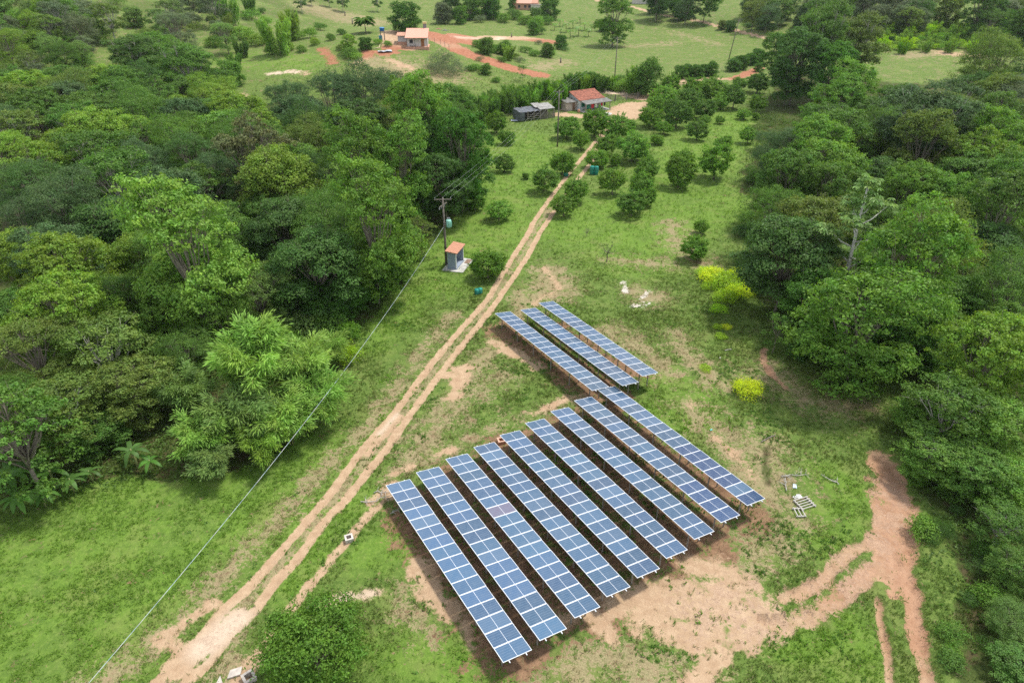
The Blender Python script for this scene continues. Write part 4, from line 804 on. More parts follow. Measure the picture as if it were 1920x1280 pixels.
fr = MB().box(0, .03, 0, ML, -.035, .008).box(MW-.03, MW, 0, ML, -.035, .008).box(.03, MW-.03, 0, .03, -.035, .008).box(.03, MW-.03, ML-.03, ML, -.035, .008).box(.03, MW-.03, ML/2-.010, ML/2+.010, .0035, .0065).mesh('frame', M_ALU)
post = MB().box(-.045, .045, -.035, .035, 0, 1).mesh('leg', M_STEEL)
rail = MB().box(-.14, 18.4+.12, -.025, .025, -.10, -.037).mesh('rail', M_ALU)
beam = MB().box(-.04, .04, .15, 1.95, -.17, -.103).mesh('crossbeam', M_STEEL)
TL = [(-10.16, 40.44, -38.14), (-7.9, 41.86, -38.05), (-5.6, 43.42, -37.97), (-3.33, 45.19, -38.18), (-1.09, 46.57, -37.98), (1.18, 48.14, -37.87), (3.55, 49.89, -37.88), (5.84, 51.36, -37.73), (8.26, 53.03, -37.68), (-1.98, 68.25, -37.71), (.99, 68.91, -37.61), (3.15, 70.38, -37.49)]
AZ, TI = math.radians(-58.4), math.radians(9.0)
NM = ['first', 'second', 'third', 'fourth', 'fifth', 'sixth', 'seventh', 'eighth', 'ninth']
for ti, (x, y, z) in enumerate(TL):
    sl = math.radians(1.12 if ti < 9 else .78)
    a = Vector((math.cos(AZ)*math.cos(sl), math.sin(AZ)*math.cos(sl), math.sin(sl))); b0 = Vector((-math.sin(AZ), math.cos(AZ), 0)); up0 = a.cross(b0)
    b = b0*math.cos(TI)-up0*math.sin(TI); nrm = a.cross(b); tl = Vector((x, y, z+CAMZ)); mid = tl+a*9.2+b*1.05
    if ti < 9: lab = f'{NM[ti]} long solar table of the nine-table block, counting from the ditch'
    else: lab = ['solar table of the three-table block that lies along the dirt track', 'middle solar table of the block of three', 'solar table of the three-table block closest to the white sand patch'][ti-9]
    root = empty('solar_table', (mid.x, mid.y, float(hz(mid.x, mid.y))), AZ, lab, 'solar table', 'rows of solar panels')
    inv = Matrix.Translation(root.location)@Matrix.Rotation(AZ, 4, 'Z'); inv = inv.inverted()
    Mt = Matrix((a, b, nrm)).transposed().to_4x4(); Mt.translation = tl; Ml = inv@Mt
    tr = random.Random(100+ti)
    for i in range(16):
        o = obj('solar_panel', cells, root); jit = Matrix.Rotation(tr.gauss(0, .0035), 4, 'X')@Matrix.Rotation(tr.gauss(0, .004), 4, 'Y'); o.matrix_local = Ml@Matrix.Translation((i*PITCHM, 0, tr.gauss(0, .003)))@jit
        v = tr.uniform(.74, 1.28); v *= 1.15-.045*min(ti, 8); c = (.034*v, .080*v*tr.uniform(.94, 1.08), .150*v)  # sky reflection on the nearer rows is painted in as lighter blue
        if ti == 8 and i > 8: c = (.010, .028, .090)  # lower ends of the last long rows: weaker sky reflection painted as darker blue
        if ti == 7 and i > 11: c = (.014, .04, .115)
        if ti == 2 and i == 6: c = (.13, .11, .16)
        elif tr.random() < .12: c = (.050*v, .098*v, .165*v)
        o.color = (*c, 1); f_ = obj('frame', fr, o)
    for yy in (.42, 1.66):
        o = obj('rail', rail, root); o.matrix_local = Ml@Matrix.Translation((0, yy, 0))
    for i in range(6):
        u = .9+i*3.32; o = obj('crossbeam', beam, root); o.matrix_local = Ml@Matrix.Translation((u, 0, 0))
        for yy in (.45, 1.65):
            top = tl+a*u+b*yy-nrm*.15; g = float(hz(top.x, top.y))-.3; o = obj('leg', post, root); q = inv@Vector((top.x, top.y, g)); o.location = q; o.scale = (1, 1, top.z-g)

# ---- power line
M_CONC = simple('concrete', (.33, .32, .30), .9, .3, 3, bump=.2); M_WOOD = simple('grey_wood', (.19, .165, .14), .9, .5, 5, bump=.3)
M_CER = simple('insulator_ceramic', (.35, .36, .38), .3, .2, 5); M_WIRE = simple('wire', (.42, .44, .44), .5, .2, 5); M_DARK = simple('dark_metal', (.05, .05, .055), .6, .3, 5)
def pole(px, py, pyt, label, az, arm=True, lean=(0, 0), ins=3, mat_=None, fit=None, al=2.3):
    g = G(px, py) if fit is None else D2(fit); _, _, dep = project(g.x, g.y, g.z)
    h = (py-pyt)*float(dep)/FPX/(CP+.0)*.98 if fit is None else 9.6
    root = empty('utility_pole', g, az, label, 'power pole'); L_ = Vector((lean[0], lean[1], h))
    MB().tube([(0, 0, -.5), L_*.5, L_], [.17, .14, .10], 8).build('shaft', mat_ or M_WOOD, root, True)
    pts = []
    if arm:
        c = L_*.975; MB().box(-al/2, al/2, -.05, .05, c.z-.06, c.z+.06, c=(c.x, c.y, 0)).build('crossarm', M_WOOD, root)
        MB().tube([(c.x-.6, c.y, c.z), (c.x, c.y, c.z-.55), (c.x+.6, c.y, c.z)], .02, 4).build('brace', M_STEEL, root)
        for s in (np.linspace(-al/2+.12, al/2-.12, ins) if ins > 1 else [0]):
            MB().lathe([(.02, 0), (.02, .08), (.06, .10), (.03, .13), (.055, .16), (.03, .2), (.02, .24)], (c.x+s, c.y, c.z+.06), 8).build('insulator', M_CER, root, True)
            m = Matrix.Rotation(az, 3, 'Z'); pts.append(g+m@Vector((c.x+s, c.y, c.z+.3)))
    return root, pts, g, h
rad = math.radians
PA, wa, ga, ha = pole(837, 497, 383, 'power pole carrying the green transformer behind the meter kiosk', rad(4))
PB, wb, gb, hb = pole(1045, 275, 187, 'slim pole standing in the orchard grass before the cattle shed', rad(5), al=2.0)
PC, wc, gc, hc_ = pole(1152, 152, 86, 'pole in the meadow beyond the farmhouse and gate', rad(6), al=2.6)
PD, wd, gd, hd = pole(1366, 112, 52, 'leaning pole where the clipped row of trees begins', rad(-20), lean=(1.5, 0), al=1.6, ins=2)
# transformer, lower arm and cut-outs belong to the pole they are bolted to
M_TRF = simple('pale_green_enamel', (.30, .60, .50), .5, .15, 3)
tz = ha*.62
t_ = MB().lathe([(.0, 0), (.30, 0), (.34, .05), (.34, .95), (.30, 1.0), (0, 1.06)], (.62, -.12, tz-.35), 14).build('transformer', M_TRF, PA, True)
for s in (-.15, .0, .15): MB().lathe([(.03, 0), (.07, .08), (.035, .13), (.06, .2), (.02, .32)], (.62+s, -.12, tz+.68), 8).build('bushing', M_CER, t_, True)
fin = MB()
for k in range(9): fin.box(.335, .42, -.012, .012, .15, .8, rot=Matrix.Rotation(k*.5-2.0, 3, 'Z'), c=(.62, -.12, tz-.35))
fin.build('cooling_fins', M_TRF, t_)
MB().box(.05, .35, -.16, -.10, tz+.2, tz+.28).box(.05, .35, -.16, -.10, tz-.1, tz-.02).build('bracket', M_STEEL, PA)
MB().box(-.95, .95, -.04, .04, -.05, .05, rot=Matrix.Rotation(rad(62), 3, 'Z'), c=(0, 0, ha*.9)).build('lower_crossarm', M_WOOD, PA)
for s in (-.8, -.25, .6):
    d = Matrix.Rotation(rad(62), 3, 'Z')@Vector((s, 0, 0)); MB().lathe([(.03, 0), (.06, .06), (.03, .12), (.06, .2), (.03, .36)], (d.x-.1, d.y, ha*.9-.42), 8).build('fuse_cutout', simple('white_ceramic', (.7, .7, .7), .3) if s == -.8 else M_CER, PA, True)
MB().tube([(.13, .02, 0), (.12, .02, ha*.5), (.1, 0, ha*.6)], .035, 6).build('conduit', simple('grey_conduit', (.45, .45, .46), .6), PA, True)
def wire(name, a, b, sag, r, label, group=None, m=M_WIRE, n=28, twist=0):
    mid = (a+b)/2; P = [a.lerp(b, i/n)-Vector((0, 0, sag*4*(i/n)*(1-i/n))) for i in range(n+1)]; base = P[0].copy(); mb = MB()
    if twist:
        nn = 420; P = [a.lerp(b, i/nn)-Vector((0, 0, sag*4*(i/nn)*(1-i/nn))) for i in range(nn+1)]; d = (b-a).normalized(); s = d.cross(Vector((0, 0, 1))).normalized(); u = s.cross(d)
        for k, mm in enumerate(m):
            q = MB().tube([p-base+(s*math.cos(i*.55+k*2.1)+u*math.sin(i*.55+k*2.1))*r*1.0 for i, p in enumerate(P)], r, 4)
            if k == 0: root = empty(name, base, 0, label, 'cable')
            q.build('strand', mm, root)
        return root
    o = mb.tube([p-base for p in P], r, 5).build(name, m, None, True, base); return tag(o, label, 'wire', group)
for i in range(3):
    wire('power_line', wa[i], wb[i], .9, .006, ['wire', 'middle wire', 'wire'][i]+' from the transformer pole to the orchard pole, '+['at the wood side', 'at the centre', 'at the track side'][i], 'wires of the line along the track')
    wire('power_line', wb[i], wc[i], 1.0, .006, 'thin wire from the orchard pole over the farmhouse, '+['outer side by the shed', 'centre', 'inner side by the gate'][i], 'wires of the line over the farmhouse')
q = at(110, 1345, 6.2)[0]
wire('hanging_cable', ga+Vector((-.1, -.15, ha*.585)), Vector((q.x, q.y, q.z)), 1.6, .0095, 'pale twisted cable hanging from the transformer pole down along the edge of the wood', m=[simple('cable_white', (.62, .64, .62), .5), simple('cable_blue', (.30, .46, .52), .5), simple('cable_grey', (.40, .40, .40), .6)], twist=1)

# ---- meter kiosk on its slab
M_BLUEGREY = simple('blue_grey_paint', (.27, .32, .39), .8, .08, .8, spec=.1); M_WHITEP = simple('white_paint', (.72, .72, .70), .7, .12, 2); M_TILE = simple('orange_roof_tile', (.50, .25, .16), .85, .3, 9, bump=.4)
gk = G(848, 506); KZ = rad(-16)
root = empty('concrete_slab', gk, KZ, 'grey concrete slab under the meter kiosk', 'slab')
MB().box(-1.25, 1.75, -.65, 3.9, -.2, .12).build('slab_top', simple('slab_concrete', (.46, .45, .42), .9, .35, 1.5, bump=.2), root)
MB().box(.9, 1.6, 2.3, 3.6, .121, .16).build('worn_patch', simple('slab_dirt', (.24, .16, .11), .95, .4, 4), root)
root = empty('meter_kiosk', gk+Vector((0, 0, .12)), KZ, 'small blue grey kiosk with an orange tiled roof beside the transformer pole', 'kiosk')
MB().box(-.62, .62, 0, .16, 0, 2.42).box(-.62, -.50, .16, 2.9, 0, 2.5).box(-.5, .62, 2.75, 2.9, 0, 2.5).box(-.5, .60, .162, .30, 0, 1.5).box(-.5, .05, 1.35, 1.47, 0, 2.45).build('wall', M_BLUEGREY, root)
MB().box(-.66, .66, -.05, 2.95, 0, .18).build('plinth', M_BLUEGREY, root)
for y0 in (-.012, 2.80): MB().box(.53, .64, y0, y0+.112, .18, 2.42).build('corner_trim', M_WHITEP, root)
MB().box(-.44, .02, 1.5, 2.1, 1.1, 1.8).build('meter_box', simple('meter_grey', (.5, .5, .5), .5), root)
rf = MB(); 
for k in range(8):
    y0 = -.25+k*.425
    for j in range(7): x0 = -.86+j*.25; rf.box(x0, x0+.235, y0, y0+.415, .0, .06+.02*((j+k) % 2), rot=Matrix.Rotation(rad(6), 3, 'Y'), c=(0, 0, 2.53))
rf.build('roof', M_TILE, root)
MB().box(-.88, .88, -.27, 3.15, -.05, -.003, rot=Matrix.Rotation(rad(6), 3, 'Y'), c=(0, 0, 2.53)).build('roof_board', simple('kiosk_board', (.5, .3, .2), .8), root)

# ---- green drums, hollow blocks, litter
M_DRUM = simple('green_plastic', (.02, .22, .17), .45, .15, 3, spec=.5); M_DRUMTOP = simple('drum_lid', (.03, .30, .24), .5, .15, 3)
def drum(px, py, label, h=1.0, r=.3):
    g = G(px, py); root = empty('drum', g, R_.random()*3, label, 'drum', 'green plastic drums')
    MB().lathe([(r*.94, 0), (r, .04), (r, h*.3), (r*1.04, h*.33), (r, h*.36), (r, h*.63), (r*1.04, h*.66), (r, h*.7), (r, h*.95), (r*.9, h)], (0, 0, 0), 18).build('body', M_DRUM, root, True)
    MB().lathe([(r*.96, 0), (r*.96, .05), (r*.2, .055), (r*.2, .09)], (0, 0, h-.002), 18).build('lid', M_DRUMTOP, root, True)
drum(1061, 330, 'single green drum under an orchard tree, across the track from the pair', 1.5, .42); drum(1109.5, 327, 'green drum of the pair beside the track, the one touching the track side', 1.5, .42); drum(1117.5, 327.5, 'green drum of the pair beside the track, the one under the orchard trees', 1.5, .42)
drum(894.5, 551, 'small green drum by the track near the kiosk, on the kiosk side', .62, .33); drum(900.5, 550, 'small green drum by the track near the kiosk, on the track side', .66, .3)
M_BRICK = simple('red_block', (.50, .24, .15), .9, .25, 6); M_MORT = simple('whitewashed_block', (.48, .43, .38), .9, .3, 4)
def well(px, py, m, label, s, rz, rim=None):
    g = G(px, py); root = empty('inspection_box', g, rz, label, 'block box')
    w = MB(); w.box(-s, s, -s, -s*.6, -.3, .32).box(-s, s, s*.6, s, -.3, .32).box(-s, -s*.6, -s*.6, s*.6, -.3, .32).box(s*.6, s, -s*.6, s*.6, -.3, .32); w.build('wall', m, root)
    MB().box(-s*.59, s*.59, -s*.59, s*.59, -.29, -.1).build('floor', M_DARK, root)
    MB().box(-s*1.03, s*1.03, -s*1.03, -s*.58, .321, .35).box(-s*1.03, s*1.03, s*.58, s*1.03, .321, .35).box(-s*1.03, -s*.58, -s*.579, s*.579, .321, .35).box(s*.58, s*1.03, -s*.579, s*.579, .321, .35).build('rim', rim or m, root)
well(655, 1012, M_MORT, 'pale square block box open on top, beside the ditch', .30, .4, simple('pale_rim', (.56, .52, .46), .9))
well(940, 829, M_BRICK, 'red block box at the corner of a solar table', .34, .3, simple('rim_brick', (.60, .38, .28), .9))
well(468, 1273, M_MORT, 'square block box at the lower end of the ditch', .36, .7)
g = G(440, 1262); root = empty('rubble_slab', g, .5, 'broken pale concrete slab beside the lower block box', 'rubble')
MB().prism([(-.45, -.2, 0), (.3, -.3, 0), (.5, .2, 0), (-.2, .3, 0)], (0, 0, .12)).build('slab_piece', M_MORT, root); MB().prism([(-1.1, -.2, 0), (-.75, -.35, 0), (-.8, .25, 0)], (0, 0, .1)).build('chip', M_MORT, root)
g = G(545, 1180); tag(MB().tube([(-1.1, -1.3, .05), (-.9, -.6, .06), (-.3, .3, .07), (.3, 1.0, .06), (.9, 1.9, .08)], .05, 6).build('hose', M_DARK, None, True, g), 'black hose lying along the ditch by the big citrus tree', 'hose')
M_WHITEW = simple('white_timber', (.42, .40, .36), .8, .2, 5)
def pallet(px, py, rz, label, w=1.4, d=1.0, n=5):
    root = empty('pallet', G(px, py), rz, label, 'pallet', 'broken white timber frames')
    for k in range(n): MB().box(-w/2, w/2, -d/2+k*d/(n-1)-.035, -d/2+k*d/(n-1)+.035, .16, .2).build('slat', M_WHITEW, root)
    for s in (-.42, .42): MB().box(w*s-.05, w*s+.05, -d/2-.1, d/2+.1, .05, .157).build('bearer', M_WHITEW, root)
pallet(1508, 945, .35, 'white slatted frame lying in the tall grass, on the side of the rutted road'); pallet(1498, 962, 1.6, 'smaller white slatted frame lying across the other one', 1.0, .6, 3)
def scrap(px, py, s, rz, m, label, name='plastic_sheet'):
    r = np.random.default_rng(int(px)); n = 7; X, Y = np.meshgrid(np.linspace(-s, s, n), np.linspace(-s*.55, s*.55, n)); Z = .05+.16*s*r.random(X.shape)+.1*np.sin(X*4/s)*s*.3; X = X+r.normal(size=X.shape)*.08*s; Y = Y+r.normal(size=X.shape)*.08*s
    V = np.stack([X, Y, Z], -1).reshape(-1, 3); ii = np.arange(n*n).reshape(n, n); F = np.stack([ii[:-1, :-1], ii[:-1, 1:], ii[1:, 1:], ii[1:, :-1]], -1).reshape(-1, 4); V2 = V-[0, 0, .02]
    o = obj(name, mk(name, np.concatenate([V, V2]), [F, F[:, ::-1]+n*n], m, smooth=True), None, G(px, py)); o.rotation_euler[2] = rz; return tag(o, label, 'sheet')
M_PLA = simple('pale_plastic', (.50, .51, .50), .4, .2, 5)
scrap(1495, 932, .38, .4, M_PLA, 'crumpled pale plastic sheet beside the white slatted frames'); scrap(1490, 912, .26, 1.2, simple('bluish_plastic', (.5, .6, .66), .4), 'small bluish plastic scrap in the grass above the white slatted frames')
scrap(968, 227, 1.3, .2, simple('tarp_pale', (.42, .46, .52), .5, .3), 'pale tarpaulin dropped on the ground at the end of the cattle shed'); scrap(722, 97, 2.0, .3, simple('tarp_blue', (.25, .30, .36), .4, .5, 2, c2=(.6, .62, .64)), 'blue and white tarpaulin on the red earth before the pink roofed house')
scrap(1333, 806, .14, .3, simple('turquoise', (.1, .5, .5), .4), 'tiny turquoise scrap in the dry grass beyond the solar tables')
for px, py, ln, rz, lab in [(1440, 823, 1.9, .55, 'long grey timber lying in the dry grass beyond the solar tables'), (1365, 657, .8, .3, 'short pale stick in the grass below the yellow leaved bushes'), (1350, 672, .35, 1.2, 'white chip of wood in the grass beside the short stick')]:
    tag(MB().tube([(-ln/2, 0, .08), (0, .03, .1), (ln/2, 0, .09)], .05, 6).build('timber', M_WHITEW if ln < 1 else M_WOOD, None, False, G(px, py)), lab, 'timber').rotation_euler[2] = rz

# ---- fallen dead branches
def dead_branch(px, py, L_, rz, label, seed):
    r = np.random.default_rng(seed); mb = MB(); P = [np.array([L_*(i/6-.5), r.normal()*.08, .07+.06*abs(r.normal())]) for i in range(7)]; mb.tube(P, [.05, .045, .04, .035, .03, .02, .012], 5)
    for k in range(12):
        s = P[r.integers(1, 6)]; d = unit(np.array([.6*r.random(), r.normal(), .25*r.random()])); l = L_*(.15+.2*r.random()); mb.tube([s, s+d*l*.5+[0, 0, .05], s+d*l+r.normal(size=3)*.06*[1, 1, .2]], [.025, .015, .006], 4)
    o = mb.build('dead_branch', M_PALEBARK, None, True, G(px, py)); o.rotation_euler[2] = rz; return tag(o, label, 'dead branch', 'fallen dead branches')
dead_branch(1473, 905, 2.2, 1.3, 'dead branch in the tall grass beyond the white slatted frames, standing across the other', 1); dead_branch(1492, 893, 2.6, .1, 'dead branch in the tall grass beyond the white slatted frames, lying level', 2)
dead_branch(705, 938, 2.4, .4, 'dead branch lying across the upper end of the ditch', 3); dead_branch(722, 922, 1.8, .15, 'thin dead branch against the corner of the first long solar table', 4)
dead_branch(745, 958, 1.2, .6, 'short dead branch under the first long solar table', 5); dead_branch(1555, 900, 1.6, 2.3, 'small dead branch beside the head of the rutted road', 6)
# ---- the farmhouse
M_REDTILE = simple('red_roof_tile', (.38, .15, .10), .9, .6, 1.6, bump=.3, c2=(.20, .085, .06)); M_FIBRE = simple('grey_fibre_sheet', (.26, .25, .23), .9, .4, 1.2, bump=.2); M_PLAST = simple('pale_plaster', (.62, .66, .68), .9, .25, .8); M_WPLAST = simple('worn_plaster', (.50, .42, .36), .9, .4, .8)
M_DOOR = simple('brown_door', (.22, .13, .08), .7); M_RED = simple('red_cloth', (.50, .04, .05), .9); M_TEAL = simple('green_shutter', (.03, .20, .14), .7); M_TANK = simple('blue_tank', (.03, .16, .42), .45, .15, 2); M_POSTW = simple('pale_post', (.35, .30, .25), .9, .4, 4)
def roof_slab(mb, x0, x1, ya, za, yb, zb, t=.1, ribs=0):
    mb.prism([(x0, ya, za), (x1, ya, za), (x1, yb, zb), (x0, yb, zb)], (0, 0, t))
    for k in range(ribs):
        x = x0+(x1-x0)*(k+.5)/ribs; mb.prism([(x-.09, ya, za+t-.01), (x+.09, ya, za+t-.01), (x+.09, yb, zb+t-.01), (x-.09, yb, zb+t-.01)], (0, 0, .07))
gh = G(1097, 212); HZ = rad(31)
H = empty('farmhouse', gh, HZ, 'small farmhouse with a red tiled roof and a grey porch at the farmyard', 'house')
MB().box(-.3, 7.9, -.1, 9.0, -.8, .15).build('floor_slab', simple('porch_floor', (.50, .47, .44), .9, .3, 2), H)
MB().box(0, 7.4, 2.4, 2.58, .15, 2.5).box(0, .18, 2.58, 8.8, .15, 2.6).box(7.22, 7.4, 2.58, 8.8, .15, 2.6).box(.18, 7.22, 8.62, 8.8, .15, 2.6).prism([(0, 2.4, 2.5), (0, 8.8, 2.6), (0, 6.7, 3.75)], (.18, 0, 0)).prism([(7.22, 2.4, 2.5), (7.22, 8.8, 2.6), (7.22, 6.7, 3.75)], (.18, 0, 0)).build('wall', M_PLAST, H)
r1 = MB(); roof_slab(r1, -.3, 7.7, 2.1, 2.48, 6.7, 3.85, .1, 26); roof_slab(r1, -.3, 7.7, 6.7, 3.85, 9.1, 2.95, .1, 26); r1.build('roof', M_REDTILE, H)
MB().tube([(-.32, 6.7, 3.99), (7.72, 6.7, 3.99)], .12, 8).build('ridge_cap', M_REDTILE, H)
r2 = MB(); roof_slab(r2, .1, 8.3, -.25, 2.0, 2.2, 2.42, .06, 18); r2.build('porch_roof', M_FIBRE, H)
for x in (.15, 4.2, 7.7): MB().box(x, x+.16, -.05, .11, .15, 2.0).build('porch_post', M_POSTW, H)
dr = MB().box(2.3, 3.15, 2.33, 2.397, .15, 2.15).build('door', M_DOOR, H); MB().box(2.36, 2.42, 2.29, 2.329, 1.05, 1.15).build('handle', M_DARK, dr)
w1 = MB().box(.5, 1.6, 2.34, 2.397, .9, 1.9).build('window', M_TEAL, H); MB().box(.42, 1.68, 2.36, 2.396, .8, .899).build('sill', M_PLAST, w1)
w2 = MB().box(4.9, 5.8, 2.34, 2.397, .9, 1.9).build('window', M_DARK, H); MB().box(4.82, 5.88, 2.36, 2.396, .8, .899).build('sill', M_PLAST, w2)
L2 = MB().box(-3.2, -.02, 3.6, 3.75, -.1, 2.1).box(-3.2, -3.05, 3.75, 6.6, -.1, 2.2).box(-3.05, -.02, 6.45, 6.6, -.1, 2.3).build('annex_wall', M_WPLAST, H)
MB().box(-1.4, -.6, 3.54, 3.597, -.1, 1.9).build('annex_door', M_DOOR, H)
r3 = MB(); roof_slab(r3, -3.5, -.02, 3.2, 2.15, 6.9, 2.6, .06, 8); r3.build('annex_roof', M_FIBRE, H)
MB().prism([(-.02, 3.4, 2.7), (-.02, 6.7, 2.7), (-.02, 6.7, 3.7)], (-.05, 0, 0)).build('gable_patch', M_PLAST, H)
def onhouse(x, y, z): return gh+Matrix.Rotation(HZ, 3, 'Z')@Vector((x, y, z))
def cloth(x, w, h, m, label):
    V = []; n = 6
    for i in range(n+1):
        for z in (0, -h*.5, -h): V.append((i/n*w-w/2, .05*math.sin(i*1.9+z*2), z))
    F = [(3*i+k, 3*i+3+k, 3*i+4+k, 3*i+1+k) for i in range(n) for k in (0, 1)]
    V2 = [(a, b+.02, c) for a, b, c in V]; o = obj('hanging_cloth', mk('hanging_cloth', V+V2, [F, [tuple(v+len(V) for v in reversed(f)) for f in F]], m), None, onhouse(x, .35, 1.85)); o.rotation_euler[2] = HZ; tag(o, label, 'cloth', 'washing under the porch roof')
cloth(2.5, .9, 1.0, M_RED, 'red cloth hanging under the farmhouse porch'); cloth(3.6, .7, .9, M_WHITEP, 'white cloth hanging under the farmhouse porch beside the red one'); cloth(5.4, .6, .8, M_RED, 'small red cloth hanging at the far end of the porch'); cloth(6.3, .5, .8, simple('dark_cloth', (.04, .04, .06), .9), 'dark cloth hanging at the far end of the porch'); cloth(1.1, 1.1, 1.0, M_TEAL, 'green cloth hanging at the shaded end of the porch')
tag(MB().tube([onhouse(.1, .35, 1.87)-gh, onhouse(7.8, .35, 1.87)-gh], .012, 4).build('clothes_line', M_WIRE, None, False, gh), 'line with washing strung along the porch', 'clothes line')
# water tank on a stand
def tank(loc, hs, r, h, label, rz=0, barrel=False):
    root = empty('water_tank', loc, rz, label, 'water tank')
    for a in (-1, 1):
        for b in (-1, 1): MB().box(a*r*.7-.06, a*r*.7+.06, b*r*.7-.06, b*r*.7+.06, -.3, hs).build('leg', M_WOOD, root)
    MB().box(-r*1.05, r*1.05, -r*1.05, r*1.05, hs, hs+.08).build('platform', M_WOOD, root)
    t = MB().lathe([(r*.72, 0), (r*.8, .03), (r*.98, h*.85), (r, h)], (0, 0, hs+.081), 18).build('tank', M_TANK, root, True)
    MB().lathe([(r*1.03, 0), (r*1.03, .06), (r*.5, .16), (r*.1, .19)], (0, 0, hs+.08+h), 18).build('lid', simple('tank_lid', (.10, .28, .52), .5), t, True)
tank(onhouse(-2.6, 7.3, -.1), 3.0, .85, .9, 'round blue water tank on a wooden stand behind the farmhouse', HZ)
sc = G(1158, 215); o = tag(MB().lathe([(.0, 0), (1.05, .0), (1.15, .45), (1.2, .5), (1.1, .5), (1.05, .12), (0, .1)], (0, 0, 0), 20).build('trough', M_WHITEP, None, True, G(1138, 217)), 'white round basin beside the farmyard track', 'basin')
pot = empty('orange_barrel', onhouse(-1.1, 1.2, -.1), 0, 'orange barrel standing at the corner of the farmhouse', 'barrel'); MB().lathe([(.28, 0), (.33, .3), (.33, .6), (.27, .85), (.22, .9)], (0, 0, 0), 12).build('body', M_TILE, pot, True)
# ---- cattle shed
gs = G(976, 229); SZ = rad(26)
Sd = empty('cattle_shed', gs, SZ, 'ramshackle cattle shed with black sheeting and grey roof sheets', 'shed')
M_BLACKS = simple('black_sheeting', (.12, .13, .145), .5, .5, 1.5, spec=.4, c2=(.05, .055, .065))
sh = MB(); n = 10
for (x0, x1, m_, z1, z2) in [(-.3, 5.6, 0, 2.2, 2.55)]:
    V = []
    r = np.random.default_rng(4)
    for i in range(n+1):
        for j in range(6): V.append((x0+(x1-x0)*i/n, -.2+3.8*j/5, z1+(z2-z1)*j/5+.10*r.random()-.1*(i % 2)))
    Q = [(6*i+j, 6*(i+1)+j, 6*(i+1)+j+1, 6*i+j+1) for i in range(n) for j in range(5)]; sh.add(V, Q)
    V = [(x0+(x1-x0)*.22*i/4, -.24-.03*(i % 2), z) for i in range(5) for z in (.3, 2.2)]; sh.add(V, [(2*i, 2*i+2, 2*i+3, 2*i+1) for i in range(4)])
    V = [(x0-.02-.04*(i % 2), -.2+3.8*i/5, z) for i in range(6) for z in (.3, 2.25+.35*i/5)]; sh.add(V, [(2*i, 2*i+2, 2*i+3, 2*i+1) for i in range(5)])
sh.build('sheeting', M_BLACKS, Sd)
rr = MB(); roof_slab(rr, 5.2, 9.3, -.1, 2.35, 3.6, 2.95, .05, 9); roof_slab(rr, 4.6, 6.6, 1.2, 2.62, 3.9, 3.1, .05, 4); rr.build('roof_sheet', simple('pale_fibre_sheet', (.36, .35, .33), .9, .4, 1.2), Sd)
for x in (.1, 1.9, 3.6, 5.3, 7.2, 9.0):
    for y in (.0, 3.4): MB().tube([(x, y, -.3), (x+.05, y, 2.4+.1*y)], .08, 6).build('post', M_POSTW, Sd)
rl = MB()
for z in (.5, .95, 1.4): rl.tube([(1.9, -.02, z), (5.3, .02, z+.05)], .05, 5)
rl.build('rails', M_POSTW, Sd)
pl = MB()
for k in range(17): pl.box(5.4+k*.24, 5.4+k*.24+.17, -.05, -.01, 0, 1.5+.35*((k*7) % 5)/5)
pl.build('plank_wall', M_WOOD, Sd)
MB().box(.1, 9.0, 3.42, 3.48, 0, 1.9).build('back_wall', M_WOOD, Sd)
# ---- fences and gate
def fence(pts, label, sp=2.4, h=1.25, rails=(.5, .95), m=M_WOOD, name='fence', r=.05, wires=False):
    P = [G(*p) for p in pts]; base = P[0]; root = empty(name, base, 0, label, 'fence'); cur = []
    for a, b in zip(P, P[1:]):
        n = max(1, round((b-a).length/sp)); cur += [D2(a.lerp(b, i/n)) for i in range(n)]
    cur.append(P[-1])
    pm = MB().tube([(0, 0, -.3), (.02, 0, h)], r, 5).mesh('post', m)
    for c in cur[:99]: o = obj('post', pm, root, c-base); o.rotation_euler = (R_.gauss(0, .05), R_.gauss(0, .05), 0)
    for z in rails: MB().tube([c-base+Vector((0, 0, z)) for c in cur], .012 if wires else .035, 4).build('wire' if wires else 'rail', M_WIRE if wires else m, root)
fence([(1137, 190), (1152, 192)], 'short board fence between the farmhouse corner and the gate', 1.2, 1.5, (.4, .8, 1.2))
fence([(1195, 186), (1203, 178), (1210, 168)], 'board fence from the gate to the tall dark tree', 1.3, 1.4, (.4, .8, 1.2))
fence([(1130, 172), (1146, 186), (1152, 190)], 'stick fence along the pale clearing before the gate', .9, 1.3, (.6, 1.1))
fence([(1128, 160), (1160, 152), (1195, 147)], 'wire fence behind the pale clearing', 2.5, 1.2, (.5, 1.0), wires=True)
fence([(1290, 143), (1340, 137), (1366, 128)], 'wire fence along the clipped row of trees', 3, 1.2, (.5, 1.0), wires=True)
fence([(1240, 22), (1300, 38), (1360, 52), (1430, 68)], 'long wire fence along the far road', 6, 1.3, (.6, 1.1), wires=True, r=.08)
fence([(803, 78), (815, 80), (826, 83), (842, 92)], 'wire fence from the pink roofed house along the red road', 2.6, 1.4, (.6, 1.1), wires=True, r=.06)
fence([(958, 222), (920, 226), (905, 222)], 'stick fence at the end of the cattle shed', 2.0, 1.2, (.6, 1.0))
fence([(1040, 214), (1062, 211)], 'low rail fence between the cattle shed and the farmhouse', 1.5, 1.0, (.4, .8))
gg = G(1153, 190); g2 = G(1195, 186); v = g2-gg; ln = v.length
root = empty('farm_gate', gg, math.atan2(v.y, v.x), 'wooden five bar double gate across the road beside the farmhouse', 'gate')
